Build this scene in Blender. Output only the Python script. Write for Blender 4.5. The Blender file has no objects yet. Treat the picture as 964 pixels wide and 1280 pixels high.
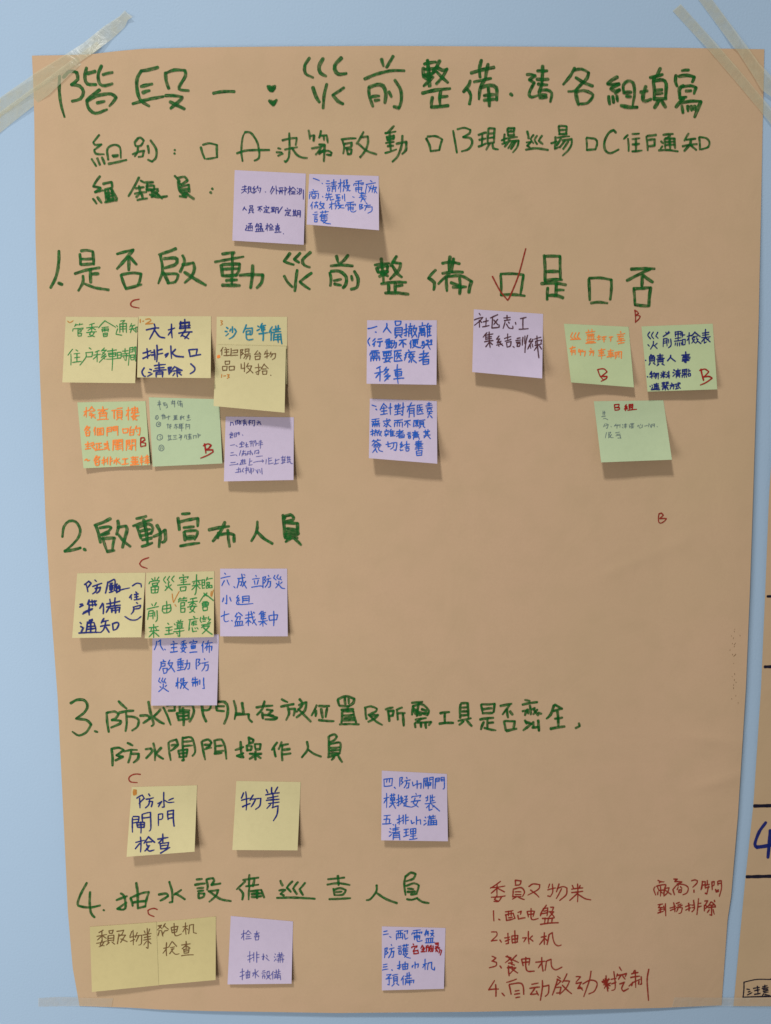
import bpy, math, random
from mathutils import Vector

random.seed(7)
C = bpy.context.scene.collection
SC = bpy.context.scene

# ------------------------------------------------------------------ camera
CAM_D = 0.86                      # metres from the wall
PITCH = math.radians(6.0)         # looking slightly down
TV = 0.68                         # tan of half the vertical field of view
PW, PH = 964.0, 1280.0            # size of the photograph the sheet was measured on
cd = bpy.data.cameras.new('camera')
cd.sensor_fit = 'VERTICAL'
cd.sensor_height = 36.0
cd.sensor_width = 27.1
cd.lens = 36.0 / (2 * TV)
cd.clip_start = 0.01
cd.clip_end = 200
cam = bpy.data.objects.new('camera', cd)
C.objects.link(cam)
cam.location = (0, -CAM_D, 0)
cam.rotation_euler = (math.radians(90) - PITCH, 0, 0)
SC.camera = cam

# ------------------------------------------------------------------ light
world = bpy.data.worlds.new('World')
SC.world = world
world.use_nodes = True
bg = world.node_tree.nodes['Background']
bg.inputs[0].default_value = (1.0, 0.955, 0.90, 1)
bg.inputs[1].default_value = WORLD_S = 0.20

def area(name, loc, target, sx, sy, power, col):
    ld = bpy.data.lights.new(name, 'AREA')
    ld.shape = 'RECTANGLE'
    ld.size, ld.size_y = sx, sy
    ld.energy = power
    ld.color = col
    o = bpy.data.objects.new(name, ld)
    C.objects.link(o)
    o.location = loc
    o.rotation_euler = (Vector(target) - Vector(loc)).to_track_quat('-Z', 'Y').to_euler()
    return o
ceil = area('ceiling_panel_light', (-1.15, -2.50, 3.35), (-1.15, -2.20, 0.0), 0.50, 0.50, 168, (1.0, 0.985, 0.95))
area('left_fill_light', (-1.25, -1.35, -0.38), (-0.40, 0, -0.20), 0.8, 0.9, 18.5, (1.0, 0.985, 0.965))  # soft fill lamp added out of view, brightens the left and middle

SC.view_settings.view_transform = 'Standard'
SC.view_settings.look = 'None'
SC.view_settings.exposure = 0.0
SC.view_settings.gamma = 1.0

# ------------------------------------------------------------------ helpers
SP, CP = math.sin(PITCH), math.cos(PITCH)
def at(px, py, d):
    """point of the wall-parallel sheet lying d metres in front of the wall"""
    a = (px - PW / 2) / (PH / 2) * TV
    b = (PH / 2 - py) / (PH / 2) * TV
    ry = CP + b * SP
    t = (CAM_D - d) / ry
    return Vector((a * t, -d, (-SP + b * CP) * t))

def sstep(a, b, x):
    t = max(0.0, min(1.0, (x - a) / (b - a)))
    return t * t * (3 - 2 * t)

def lerp_poly(poly, v, axis):
    """poly: points sorted along axis (0 x, 1 y); value of the other axis at v"""
    o = 1 - axis
    if v <= poly[0][axis]:
        p, q = poly[0], poly[1]
    elif v >= poly[-1][axis]:
        p, q = poly[-2], poly[-1]
    else:
        for p, q in zip(poly, poly[1:]):
            if p[axis] <= v <= q[axis]:
                break
    f = (v - p[axis]) / (q[axis] - p[axis])
    return p[o] + f * (q[o] - p[o])

def new_obj(name, verts, faces, mat, parent=None, origin=None, uvs=None, smooth=True, vcol=None):
    org = Vector(origin) if origin is not None else Vector((0, 0, 0))
    me = bpy.data.meshes.new(name)
    me.from_pydata([tuple(Vector(v) - org) for v in verts], [], faces)
    if uvs is not None:
        lay = me.uv_layers.new(name='UVMap')
        for l in me.loops:
            lay.data[l.index].uv = uvs[l.vertex_index]
    if smooth:
        for p in me.polygons:
            p.use_smooth = True
    me.materials.append(mat)
    me.update()
    o = bpy.data.objects.new(name, me)
    C.objects.link(o)
    if parent is not None:
        o.parent = parent
        o.location = org - parent.location
    else:
        o.location = org
    return o

def tag(o, label=None, cat=None, group=None, kind=None):
    if label: o['label'] = label
    if cat: o['category'] = cat
    if group: o['group'] = group
    if kind: o['kind'] = kind
    return o

# ------------------------------------------------------------------ materials
def mat_new(name):
    m = bpy.data.materials.new(name)
    m.use_nodes = True
    nt = m.node_tree
    return m, nt, nt.nodes['Principled BSDF'], nt.nodes['Material Output']

def noise(nt, coord, scale, detail=4, rough=0.55):
    n = nt.nodes.new('ShaderNodeTexNoise')
    n.inputs['Scale'].default_value = scale
    n.inputs['Detail'].default_value = detail
    n.inputs['Roughness'].default_value = rough
    nt.links.new(coord, n.inputs['Vector'])
    return n

def mixc(nt, fac, a, b):
    n = nt.nodes.new('ShaderNodeMix')
    n.data_type = 'RGBA'
    if hasattr(fac, 'node'): nt.links.new(fac, n.inputs[0])
    else: n.inputs[0].default_value = fac
    for k, c in ((6, a), (7, b)):
        if hasattr(c, 'node'): nt.links.new(c, n.inputs[k])
        else: n.inputs[k].default_value = (*c, 1)
    return n.outputs[2]

def ramp(nt, fac, a, b, va=0.0, vb=1.0):
    n = nt.nodes.new('ShaderNodeMapRange')
    n.inputs[1].default_value = a
    n.inputs[2].default_value = b
    n.inputs[3].default_value = va
    n.inputs[4].default_value = vb
    nt.links.new(fac, n.inputs[0])
    return n.outputs[0]

def paper(name, c1, c2, big=5.0, fibre=900.0, bump=0.12, rough=0.85, wrinkle=0.0, spec=0.15, seeded=False):
    m, nt, b, out = mat_new(name)
    tc = nt.nodes.new('ShaderNodeTexCoord')
    co = tc.outputs['Object']
    if seeded:      # every sheet of a pad gets its own mottling
        oi = nt.nodes.new('ShaderNodeObjectInfo')
        va = nt.nodes.new('ShaderNodeVectorMath'); va.operation = 'MULTIPLY_ADD'
        va.inputs[1].default_value = (1, 1, 1)
        nt.links.new(co, va.inputs[0])
        sc_ = nt.nodes.new('ShaderNodeVectorMath'); sc_.operation = 'SCALE'
        sc_.inputs[3].default_value = 7.0
        nt.links.new(oi.outputs['Location'], sc_.inputs[0])
        nt.links.new(sc_.outputs[0], va.inputs[2])
        co = va.outputs[0]
    n1 = noise(nt, co, big, 3)
    n2 = noise(nt, co, fibre, 2)
    n3 = noise(nt, co, big * 14, 3)
    f = ramp(nt, n1.outputs[0], 0.3, 0.7)
    col = mixc(nt, f, c1, c2)
    dk = tuple(x * 0.90 for x in c2)
    f3 = ramp(nt, n3.outputs[0], 0.45, 0.75, 0, 0.35)
    col = mixc(nt, f3, col, dk)
    f2 = ramp(nt, n2.outputs[0], 0.35, 0.8, 0, 0.45)
    col = mixc(nt, f2, col, tuple(x * 0.86 for x in c1))
    nt.links.new(col, b.inputs['Base Color'])
    b.inputs['Roughness'].default_value = rough
    b.inputs['Specular IOR Level'].default_value = spec
    bp = nt.nodes.new('ShaderNodeBump')
    bp.inputs['Strength'].default_value = bump
    bp.inputs['Distance'].default_value = 0.0004
    nt.links.new(n2.outputs[0], bp.inputs['Height'])
    last = bp
    if wrinkle:
        nw = noise(nt, co, 11.0, 5, 0.5)
        nw.inputs['Distortion'].default_value = 1.2
        b2 = nt.nodes.new('ShaderNodeBump')
        b2.inputs['Strength'].default_value = wrinkle
        b2.inputs['Distance'].default_value = 0.004
        nt.links.new(nw.outputs[0], b2.inputs['Height'])
        nt.links.new(bp.outputs[0], b2.inputs['Normal'])
        last = b2
    nt.links.new(last.outputs[0], b.inputs['Normal'])
    return m

def ink(name, col, dark=0.55, alpha=(0.72, 0.97), rough=0.55, streak=1.0):
    """dye on paper: denser and thinner streaks running along the stroke, paper showing through"""
    m, nt, b, out = mat_new(name)
    tc = nt.nodes.new('ShaderNodeTexCoord')
    mp = nt.nodes.new('ShaderNodeMapping')
    mp.inputs['Scale'].default_value = (0.10, 2.6, 1)
    nt.links.new(tc.outputs['UV'], mp.inputs[0])
    n = noise(nt, mp.outputs[0], streak, 3)
    n2 = noise(nt, tc.outputs['Object'], 260, 3)
    f = ramp(nt, n.outputs[0], 0.36, 0.66)
    cc = mixc(nt, f, tuple(x * dark for x in col), col)
    nt.links.new(cc, b.inputs['Base Color'])
    b.inputs['Roughness'].default_value = rough
    b.inputs['Specular IOR Level'].default_value = 0.12
    tr = nt.nodes.new('ShaderNodeBsdfTransparent')
    mx = nt.nodes.new('ShaderNodeMixShader')
    ad = nt.nodes.new('ShaderNodeMath'); ad.operation = 'ADD'   # streaks plus paper tooth
    nt.links.new(n.outputs[0], ad.inputs[0])
    nt.links.new(n2.outputs[0], ad.inputs[1])
    al = ramp(nt, ad.outputs[0], 0.75, 1.25, alpha[1], alpha[0])
    nt.links.new(al, mx.inputs[0])
    nt.links.new(tr.outputs[0], mx.inputs[1])
    nt.links.new(b.outputs[0], mx.inputs[2])
    nt.links.new(mx.outputs[0], out.inputs['Surface'])
    return m

M = {}
M['kraft'] = paper('kraft_paper', (0.528, 0.352, 0.228), (0.478, 0.346, 0.203), 2.0, 700, 0.14, 0.8, wrinkle=0.17)
M['yellow'] = paper('yellow_paper', (0.560, 0.495, 0.270), (0.535, 0.470, 0.255), 9, 1100, 0.06, seeded=True)
M['tan'] = paper('tan_yellow_paper', (0.520, 0.440, 0.215), (0.500, 0.420, 0.205), 9, 1100, 0.06, seeded=True)
M['green'] = paper('green_paper', (0.445, 0.515, 0.290), (0.425, 0.505, 0.292), 9, 1100, 0.06, seeded=True)
M['mint'] = paper('mint_paper', (0.425, 0.510, 0.320), (0.408, 0.498, 0.315), 9, 1100, 0.06, seeded=True)
M['lilac'] = paper('lilac_paper', (0.515, 0.440, 0.565), (0.495, 0.424, 0.550), 9, 1100, 0.06, seeded=True)

I = {}
I['marker'] = ink('green_marker_ink', (0.010, 0.180, 0.026), 0.20, (0.50, 0.99))
I['red'] = ink('red_pen_ink', (0.34, 0.030, 0.018), 0.6, (0.70, 0.97))
I['crimson'] = ink('red_marker_ink', (0.42, 0.016, 0.014), 0.5, (0.8, 0.98))
I['navy'] = ink('navy_marker_ink', (0.010, 0.022, 0.19), 0.6, (0.8, 0.98))
I['blue'] = ink('blue_marker_ink', (0.016, 0.130, 0.62), 0.55, (0.80, 0.98))
I['pen'] = ink('dark_blue_pen_ink', (0.028, 0.040, 0.30), 0.6, (0.74, 0.96))
I['violet'] = ink('faint_blue_pen_ink', (0.10, 0.11, 0.40), 0.7, (0.58, 0.88))
I['teal'] = ink('teal_marker_ink', (0.010, 0.26, 0.38), 0.6, (0.7, 0.96))
I['orange'] = ink('orange_marker_ink', (0.95, 0.27, 0.055), 0.85, (0.70, 0.95))
I['amber'] = ink('amber_pen_ink', (0.60, 0.24, 0.04), 0.75, (0.65, 0.92))
I['brown'] = ink('brown_pen_ink', (0.20, 0.105, 0.040), 0.6, (0.7, 0.95))
I['plum'] = ink('plum_pen_ink', (0.10, 0.035, 0.045), 0.6, (0.75, 0.96))
I['leaf'] = ink('green_pen_ink', (0.020, 0.29, 0.070), 0.6, (0.74, 0.97))
I['pencil'] = ink('pencil_grey', (0.11, 0.16, 0.20), 0.8, (0.50, 0.78))
I['black'] = ink('black_marker_ink', (0.010, 0.010, 0.030), 0.6, (0.85, 0.98))

# wall paint
def wall_mat():
    m, nt, b, out = mat_new('pale_blue_wall_paint')
    tc = nt.nodes.new('ShaderNodeTexCoord')
    n1 = noise(nt, tc.outputs['Object'], 3.0, 4)
    n2 = noise(nt, tc.outputs['Object'], 420, 2)
    n3 = noise(nt, tc.outputs['Object'], 60, 5)
    f = ramp(nt, n1.outputs[0], 0.3, 0.7)
    c = mixc(nt, f, (0.338, 0.462, 0.608), (0.323, 0.445, 0.592))
    f3 = ramp(nt, n3.outputs[0], 0.62, 0.8, 0, 0.25)
    c = mixc(nt, f3, c, (0.315, 0.43, 0.56))
    nt.links.new(c, b.inputs['Base Color'])
    b.inputs['Roughness'].default_value = 0.6
    b.inputs['Specular IOR Level'].default_value = 0.25
    bp = nt.nodes.new('ShaderNodeBump')
    bp.inputs['Strength'].default_value = 0.22
    bp.inputs['Distance'].default_value = 0.0008
    nt.links.new(n2.outputs[0], bp.inputs['Height'])
    nt.links.new(bp.outputs[0], b.inputs['Normal'])
    return m
M['wall'] = wall_mat()

def tape_mat(name, c, a0, a1):
    m, nt, b, out = mat_new(name)
    tc = nt.nodes.new('ShaderNodeTexCoord')
    n = noise(nt, tc.outputs['Object'], 90, 4)
    b.inputs['Base Color'].default_value = (*c, 1)
    b.inputs['Roughness'].default_value = 0.32
    b.inputs['Specular IOR Level'].default_value = 0.45
    nb = noise(nt, tc.outputs['Object'], 55, 4)
    nb.inputs['Distortion'].default_value = 1.5
    bp = nt.nodes.new('ShaderNodeBump')
    bp.inputs['Strength'].default_value = 0.5
    bp.inputs['Distance'].default_value = 0.002
    nt.links.new(nb.outputs[0], bp.inputs['Height'])
    nt.links.new(bp.outputs[0], b.inputs['Normal'])
    tr = nt.nodes.new('ShaderNodeBsdfTransparent')
    mx = nt.nodes.new('ShaderNodeMixShader')
    nt.links.new(ramp(nt, n.outputs[0], 0.3, 0.7, a0, a1), mx.inputs[0])
    nt.links.new(tr.outputs[0], mx.inputs[1])
    nt.links.new(b.outputs[0], mx.inputs[2])
    nt.links.new(mx.outputs[0], out.inputs['Surface'])
    return m
M['tape'] = tape_mat('translucent_tape', (0.56, 0.53, 0.36), 0.30, 0.46)
M['clear'] = tape_mat('clear_tape', (0.60, 0.55, 0.45), 0.20, 0.34)

# ------------------------------------------------------------------ wall
def box(name, x0, x1, y0, y1, z0, z1, mat):
    v = [(x, y, z) for x in (x0, x1) for y in (y0, y1) for z in (z0, z1)]
    f = [(0, 1, 3, 2), (4, 6, 7, 5), (0, 4, 5, 1), (2, 3, 7, 6), (0, 2, 6, 4), (1, 5, 7, 3)]
    return new_obj(name, v, f, mat, smooth=False)
wall = box('wall', -2.2, 2.6, 0.0, 0.12, -1.5, 1.35, M['wall'])
tag(wall, 'pale blue painted wall behind the brown paper posters', 'wall', kind='structure')

# ------------------------------------------------------------------ poster sheet
TOP = [(40, 69.5), (75, 69), (112, 68), (145, 64), (178, 61), (240, 59.3), (360, 58), (480, 57.3), (720, 58.6), (860, 60), (955.5, 61.5)]
BOT = [(99.5, 1257.5), (130, 1258.5), (160, 1259.5), (200, 1262), (260, 1263.8), (420, 1266.3), (590, 1264.8), (730, 1262), (824, 1260), (902, 1256.5)]
LEF = [(40, 69.5), (42, 110), (43, 155), (44.5, 300), (50, 470), (54, 570), (57, 650), (63, 750), (72, 870), (77.5, 980), (85, 1140), (91, 1210), (99.5, 1257.5)]
RIG = [(955.5, 61.5), (954.3, 120), (953, 180), (948.5, 400), (941.5, 620), (937.5, 740), (932.5, 860), (922.5, 1020), (914, 1120), (909.5, 1150), (902, 1256.5)]

def sheet_h(px, py):
    """how far the big sheet stands off the wall (metres) at a place on it"""
    v = (py - 60) / 1200.0
    x0, x1 = lerp_poly(LEF, py, 1), lerp_poly(RIG, py, 1)
    u = (px - x0) / (x1 - x0)
    h = 0.0022
    h += 0.0011 * math.sin(5.1 * u + 1.3 * v + 0.4) * math.sin(4.3 * v + 0.6)
    h += 0.0012 * sstep(0.45, 1.0, v) * math.sin(7.5 * u + 2.2 * v) * math.sin(10.5 * v - 2.5 * u)
    h += 0.0006 * math.sin(11 * u - 6 * v) + 0.0005 * math.sin(9 * v + 4 * u + 1)
    h += 0.0055 * sstep(0.86, 1.0, v) * math.sin(math.pi * max(0, min(1, u))) ** 0.8     # sagging lower edge
    h += 0.0035 * sstep(0.08, 0.0, v) * math.sin(math.pi * max(0, min(1, u)))            # upper edge between the tapes
    h += 0.0032 * sstep(0.84, 1.0, u) * sstep(0.06, 0.35, v) * sstep(1.0, 0.8, v)        # right edge curls off the wall
    h += 0.0025 * sstep(0.08, 0.0, u) * sstep(0.1, 0.35, v) * sstep(1.0, 0.75, v)
    for (cx, cy, ang, amp, ln) in ((886, 925, 6, 0.0011, 34), (896, 978, -16, 0.0012, 30), (640, 1190, 4, 0.0006, 150), (800, 700, -24, 0.0007, 70), (150, 1130, 60, 0.0006, 60)):
        ca, sa = math.cos(math.radians(ang)), math.sin(math.radians(ang))
        a = (px - cx) * ca + (py - cy) * sa; d = -(px - cx) * sa + (py - cy) * ca
        h += amp * math.exp(-(a / ln) ** 2) * math.exp(-abs(d) / 7.0)
    return max(0.0010, h)

def sheet_pt(px, py, off=0.0):
    return at(px, py, sheet_h(px, py) + off)

def coons(nu, nv):
    g = []
    for j in range(nv + 1):
        row = []
        v = j / nv
        for i in range(nu + 1):
            u = i / nu
            xt = TOP[0][0] + u * (TOP[-1][0] - TOP[0][0]); t = (xt, lerp_poly(TOP, xt, 0))
            xb = BOT[0][0] + u * (BOT[-1][0] - BOT[0][0]); b = (xb, lerp_poly(BOT, xb, 0))
            yl = LEF[0][1] + v * (LEF[-1][1] - LEF[0][1]); l = (lerp_poly(LEF, yl, 1), yl)
            yr = RIG[0][1] + v * (RIG[-1][1] - RIG[0][1]); r = (lerp_poly(RIG, yr, 1), yr)
            p = []
            for k in (0, 1):
                c = (1 - u) * (1 - v) * TOP[0][k] + u * (1 - v) * TOP[-1][k] + (1 - u) * v * BOT[0][k] + u * v * BOT[-1][k]
                p.append((1 - v) * t[k] + v * b[k] + (1 - u) * l[k] + u * r[k] - c)
            row.append(p)
        g.append(row)
    return g

def grid_faces(nu, nv):
    w = nu + 1
    return [(j * w + i, (j + 1) * w + i, (j + 1) * w + i + 1, j * w + i + 1) for j in range(nv) for i in range(nu)]

def root(name, loc):
    o = bpy.data.objects.new(name, None)
    o.empty_display_size = 0.02
    o.location = loc
    C.objects.link(o)
    return o

def sheet(name, front, nu, nv, mat, t, parent):
    """a sheet of paper t metres thick: smooth front and back, crisp cut edges"""
    back = [Vector(v) + Vector((0, t, 0)) for v in front]
    n = len(front)
    ff = grid_faces(nu, nv)
    vs = list(front) + back
    fs = ff + [tuple(n + i for i in reversed(f)) for f in ff]
    w = nu + 1
    loop = [i for i in range(w)] + [j * w + nu for j in range(1, nv + 1)] + [nv * w + i for i in range(nu - 1, -1, -1)] + [j * w for j in range(nv - 1, 0, -1)]
    b = len(vs)
    vs += [front[i] for i in loop] + [back[i] for i in loop]
    m = len(loop)
    fs += [(b + k, b + (k + 1) % m, b + m + (k + 1) % m, b + m + k) for k in range(m)]
    return new_obj(name, vs, fs, mat, parent=parent, origin=parent.location)

NU, NV = 160, 230
g = coons(NU, NV)
verts = [sheet_pt(p[0], p[1]) for row in g for p in row]
poster = root('paper_poster', at(482, 60, 0.0))
sheet('paper_sheet', verts, NU, NV, M['kraft'], 0.0002, poster)
tag(poster, 'large brown kraft paper sheet with green handwritten headings, taped to the wall', 'poster', 'brown paper posters on the wall')

# ------------------------------------------------------------------ handwriting
def smooth_runs(pts, corner=70.0):
    runs, cur = [], [pts[0]]
    for i in range(1, len(pts) - 1):
        a = Vector(pts[i]) - Vector(pts[i - 1]); b = Vector(pts[i + 1]) - Vector(pts[i])
        cur.append(pts[i])
        if a.length > 1e-6 and b.length > 1e-6 and math.degrees(a.angle(b)) > corner:
            runs.append(cur); cur = [pts[i]]
    cur.append(pts[-1]); runs.append(cur)
    return runs

def catmull(p, step):
    if len(p) == 2:
        a, b = Vector(p[0]), Vector(p[1])
        L = (b - a).length
        n = max(2, int(L / step))
        nrm = Vector((-(b - a).y, (b - a).x))
        bow = random.uniform(-0.035, 0.035)
        return [a.lerp(b, k / n) + nrm * bow * 4 * (k / n) * (1 - k / n) for k in range(n + 1)]
    q = [Vector(x) for x in p]
    q = [2 * q[0] - q[1]] + q + [2 * q[-1] - q[-2]]
    out = []
    for i in range(1, len(q) - 2):
        p0, p1, p2, p3 = q[i - 1], q[i], q[i + 1], q[i + 2]
        n = max(2, int((p2 - p1).length / step))
        for k in range(n):
            t = k / n
            out.append(0.5 * ((2 * p1) + (-p0 + p2) * t + (2 * p0 - 5 * p1 + 4 * p2 - p3) * t * t + (-p0 + 3 * p1 - 3 * p2 + p3) * t ** 3))
    out.append(q[-2])
    return out

def parse(text, ox, oy, s):
    res = []
    for st in text.replace('\n', ';').split(';'):
        tk = st.split()
        if not tk: continue
        res.append([(ox + float(a) / s, oy + float(b) / s) for a, b in (t.split(',') for t in tk)])
    return res

class Ribbon:
    """flat ink strokes laid on a surface; every stroke a few hundredths of a millimetre above the last"""
    def __init__(self, surf, base):
        self.surf, self.base = surf, base
        self.v, self.f, self.uv, self.k = [], [], [], 0
    def add(self, pts, w, jit):
        pts = [(x + random.gauss(0, jit), y + random.gauss(0, jit)) for x, y in pts]
        for run in smooth_runs(pts):
            c = catmull(run, max(1.2, w * 0.8))
            self.ribbon(c, w)
    def ribbon(self, c, w):
        n = len(c)
        off = self.base + 0.000018 * (self.k % 14)
        self.k += 1
        w = w * random.uniform(0.88, 1.12)
        ph = random.uniform(0, 6.28)
        u0 = random.uniform(0, 400)
        tap = random.uniform(0.68, 0.98); tap0 = random.uniform(0.85, 1.05)
        L, acc = [0.0], 0.0
        for a, b in zip(c, c[1:]):
            acc += (b - a).length; L.append(acc)
        tot = max(acc, 1e-6)
        rows = []
        for i, p in enumerate(c):
            d = (c[min(i + 1, n - 1)] - c[max(i - 1, 0)])
            d = d.normalized() if d.length > 1e-9 else Vector((1, 0))
            nr = Vector((-d.y, d.x))
            f = L[i] / tot
            hw = 0.5 * w * (tap0 + (1 - tap0) * min(1, f * 4)) * (1 - (1 - tap) * max(0, (f - 0.6) / 0.4))
            hw *= 1 + 0.07 * math.sin(ph + L[i] / w * 1.7) + random.uniform(-0.04, 0.04)
            rows.append((p, d, nr, hw, L[i]))
        z = lambda i: off + 0.000010 * i / max(1, n)
        def put(q, i, uu, vv):
            self.v.append(self.surf(q.x, q.y, z(i))); self.uv.append((u0 + uu, vv)); return len(self.v) - 1
        ids = []
        p, d, nr, hw, l = rows[0]
        cap0 = [put(p - d * hw * 0.75 * math.sin(a) + nr * hw * math.cos(a), 0, -hw * math.sin(a), math.cos(a)) for a in (math.radians(45), math.radians(90), math.radians(135))]
        for i, (p, d, nr, hw, l) in enumerate(rows):
            ids.append((put(p + nr * hw, i, l, 1.0), put(p - nr * hw, i, l, -1.0)))
        p, d, nr, hw, l = rows[-1]
        cap1 = [put(p + d * hw * 0.75 * math.sin(a) + nr * hw * math.cos(a), n - 1, l + hw * math.sin(a), math.cos(a)) for a in (math.radians(45), math.radians(90), math.radians(135))]
        self.f.append((ids[0][0], cap0[0], cap0[1], cap0[2], ids[0][1]))
        for (a, b), (c2, d2) in zip(ids, ids[1:]):
            self.f.append((a, b, d2, c2))
        self.f.append((ids[-1][1], cap1[2], cap1[1], cap1[0], ids[-1][0]))

INK_LEVEL = {}
def clusters(strokes, gap):
    """split a written line into its characters where the blank between them is wide enough"""
    ss = sorted(strokes, key=lambda s: min(p[0] for p in s))
    out, right = [], None
    for s in ss:
        lo, hi = min(p[0] for p in s), max(p[0] for p in s)
        if right is None or lo - right > gap:
            out.append([]); right = hi
        out[-1].append(s); right = max(right, hi)
    return out

def write(parent, surf, name, label, mat, w, crop, text, jit=0.0, gap=None):
    ox, oy, s = crop
    if gap:
        for grp in clusters(parse(text, ox, oy, s), gap):
            write(parent, surf, name, label, mat, w, (0, 0, 1), ';'.join(' '.join('%.2f,%.2f' % p for p in st) for st in grp), jit)
        return
    lvl = INK_LEVEL.get(parent.name, 0)
    INK_LEVEL[parent.name] = lvl + 1
    r = Ribbon(surf, 0.00022 + 0.00003 * (lvl % 6))
    for st in parse(text, ox, oy, s):
        if len(st) == 1: st = [st[0], (st[0][0] + 0.6, st[0][1] + 0.4)]
        r.add(st, w, jit)
    o = new_obj(name, r.v, r.f, I[mat], parent=parent, origin=parent.location, uvs=r.uv, smooth=True)
    if label: o['label'] = label
    return o

# ------------------------------------------------------------------ the writing on the big sheet (measured stroke by stroke)
A_ = (60, 70, 4.82); B_ = (250, 65, 4.82); C_ = (440, 65, 4.82); D_ = (640, 70, 8.033); E_ = (750, 70, 6.886)
F_ = (100, 155, 4.82); G_ = (290, 155, 6.427); H_ = (410, 150, 6.427); I_ = (555, 150, 5.67); J_ = (725, 150, 5.67)
K_ = (50, 305, 6.427); L_ = (180, 305, 6.025); M_ = (340, 305, 6.025); N_ = (460, 305, 6.025); O_ = (600, 300, 4.19)
P_ = (70, 635, 6.025); Q_ = (215, 635, 5.67); R_ = (80, 860, 5.356); S_ = (240, 860, 5.356); T_ = (395, 860, 5.67); U_ = (540, 860, 4.82)
V_ = (90, 1085, 5.67); W_ = (235, 1085, 5.67); X_ = (390, 1080, 6.025); Y_ = (600, 1090, 6.025); Z_ = (600, 1160, 6.025)
AA = (720, 1190, 8.764); AB = (810, 1090, 9.64); PX = (0, 0, 1)

def multi(parent, surf, name, label, mat, w, pieces, jit=0.0, gap=None):
    """one written line made of several measured pieces, as one mesh"""
    txt = []
    for crop, text in pieces:
        for st in parse(text, *crop):
            txt.append(' '.join('%.2f,%.2f' % p for p in st))
    return write(parent, surf, name, label, mat, w, PX, ';'.join(txt), jit, gap)

multi(poster, sheet_pt, 'heading_character', None, 'marker', 4.5, [
(A_, '''70,120 68,200 78,290 100,368;92,128 130,92 172,98 180,140 140,172;140,172 190,180 214,215 195,258 145,272
232,70 222,130 238,168 290,172;240,104 284,92;322,58 302,110 312,168 345,178 388,166;330,112 388,98
310,204 238,262;234,270 300,238 380,228 410,250 370,302;234,265 242,310 285,345 356,322;295,282 340,272
662,68 560,90;562,90 536,140 540,220 562,270 610,302;560,184 628,168;572,220 612,208;510,288 600,262 696,244
708,100 712,150 728,196;708,104 760,84 825,86 828,120 790,185 800,204 848,208;708,238 760,238 805,246 800,262 738,316;735,275 775,295 822,318'''),
(B_, '''80,248 140,238 208,238;408,205 428,228 440,222 452,204;412,216 432,235 452,216;418,205 430,222 440,206;422,228 440,230
418,292 440,320 462,288;428,296 440,308 452,296
660,35 632,80 635,128 682,154;742,38 718,85 725,125 760,145;852,35 812,80 820,122 845,134 882,128
680,212 700,270 720,302;764,192 748,260 742,338;868,214 800,258 830,295 862,312'''),
(C_, '''178,42 190,85;248,24 226,62 208,92;76,162 150,132 240,112 316,112;102,212 104,260 126,328;104,212 150,196 188,204 204,250 198,306
122,268 165,264;138,292 165,288;222,238 238,270;258,168 294,230 296,300 282,336 252,328
435,72 505,60;455,48 462,120 468,205;430,96 432,142 480,150;440,104 496,98 492,125 440,135;430,148 465,165;490,150 432,205;528,52 505,100 480,135
510,90 545,110 575,102;570,105 545,150 508,192;512,120 545,155 578,184;424,248 500,230 592,220;535,235 528,280 532,320;532,270 576,266
484,272 478,310 480,334;476,332 530,328 580,322
712,172 704,200 672,240;698,225 716,260 708,314;718,126 780,108 856,92;780,48 768,100 772,152;820,72 812,110 804,152;735,180 790,168 838,158
800,165 775,212 765,285;778,212 830,200 870,215 872,290;822,215 828,325;796,262 858,256;796,290 856,284;955,252 966,262'''),
(D_, '''150,185 195,185 235,195 175,240;175,240 225,268 185,340 172,390 200,412 255,396;255,148 355,148;308,98 305,200 300,280;250,232 365,232
262,280 355,288;300,290 275,360 280,425;290,345 350,340 400,370 385,460;300,385 345,390;295,420 350,412
630,120 585,200 515,285;630,140 700,130 770,165 755,220 680,300 630,350 565,355;640,215 720,265 810,300;640,355 650,420 668,490
645,360 720,345 800,375 810,410 760,470 690,480'''),
(E_, '''150,180 105,205 65,238;65,238 110,246 165,240;165,240 92,278;92,280 130,302 170,290;168,292 130,322;75,345 85,415;110,345 118,400;145,340 152,390
205,318 200,250 240,215 285,230 298,320 282,420;215,315 270,310;225,345 265,350;180,425 250,440 322,440
395,260 375,320 370,370 390,388 440,370;350,310 410,298;520,105 490,175;432,185 490,172 540,158;470,180 460,220 470,300 465,370
460,215 540,205 570,240 565,360;480,295 535,290;485,325 540,320;465,368 570,365;505,380 470,445;530,385 565,440
705,125 765,120;655,165 650,220 665,260;680,175 750,165 815,180 795,225;720,255 685,280 688,355;700,265 780,255 828,270 810,325;740,300 785,298
685,362 745,352;722,362 655,440;690,405 780,388 870,390 840,460 815,525;705,425 715,490;755,430 760,475;785,430 790,470;815,430 812,460''')], gap=9)

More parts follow.
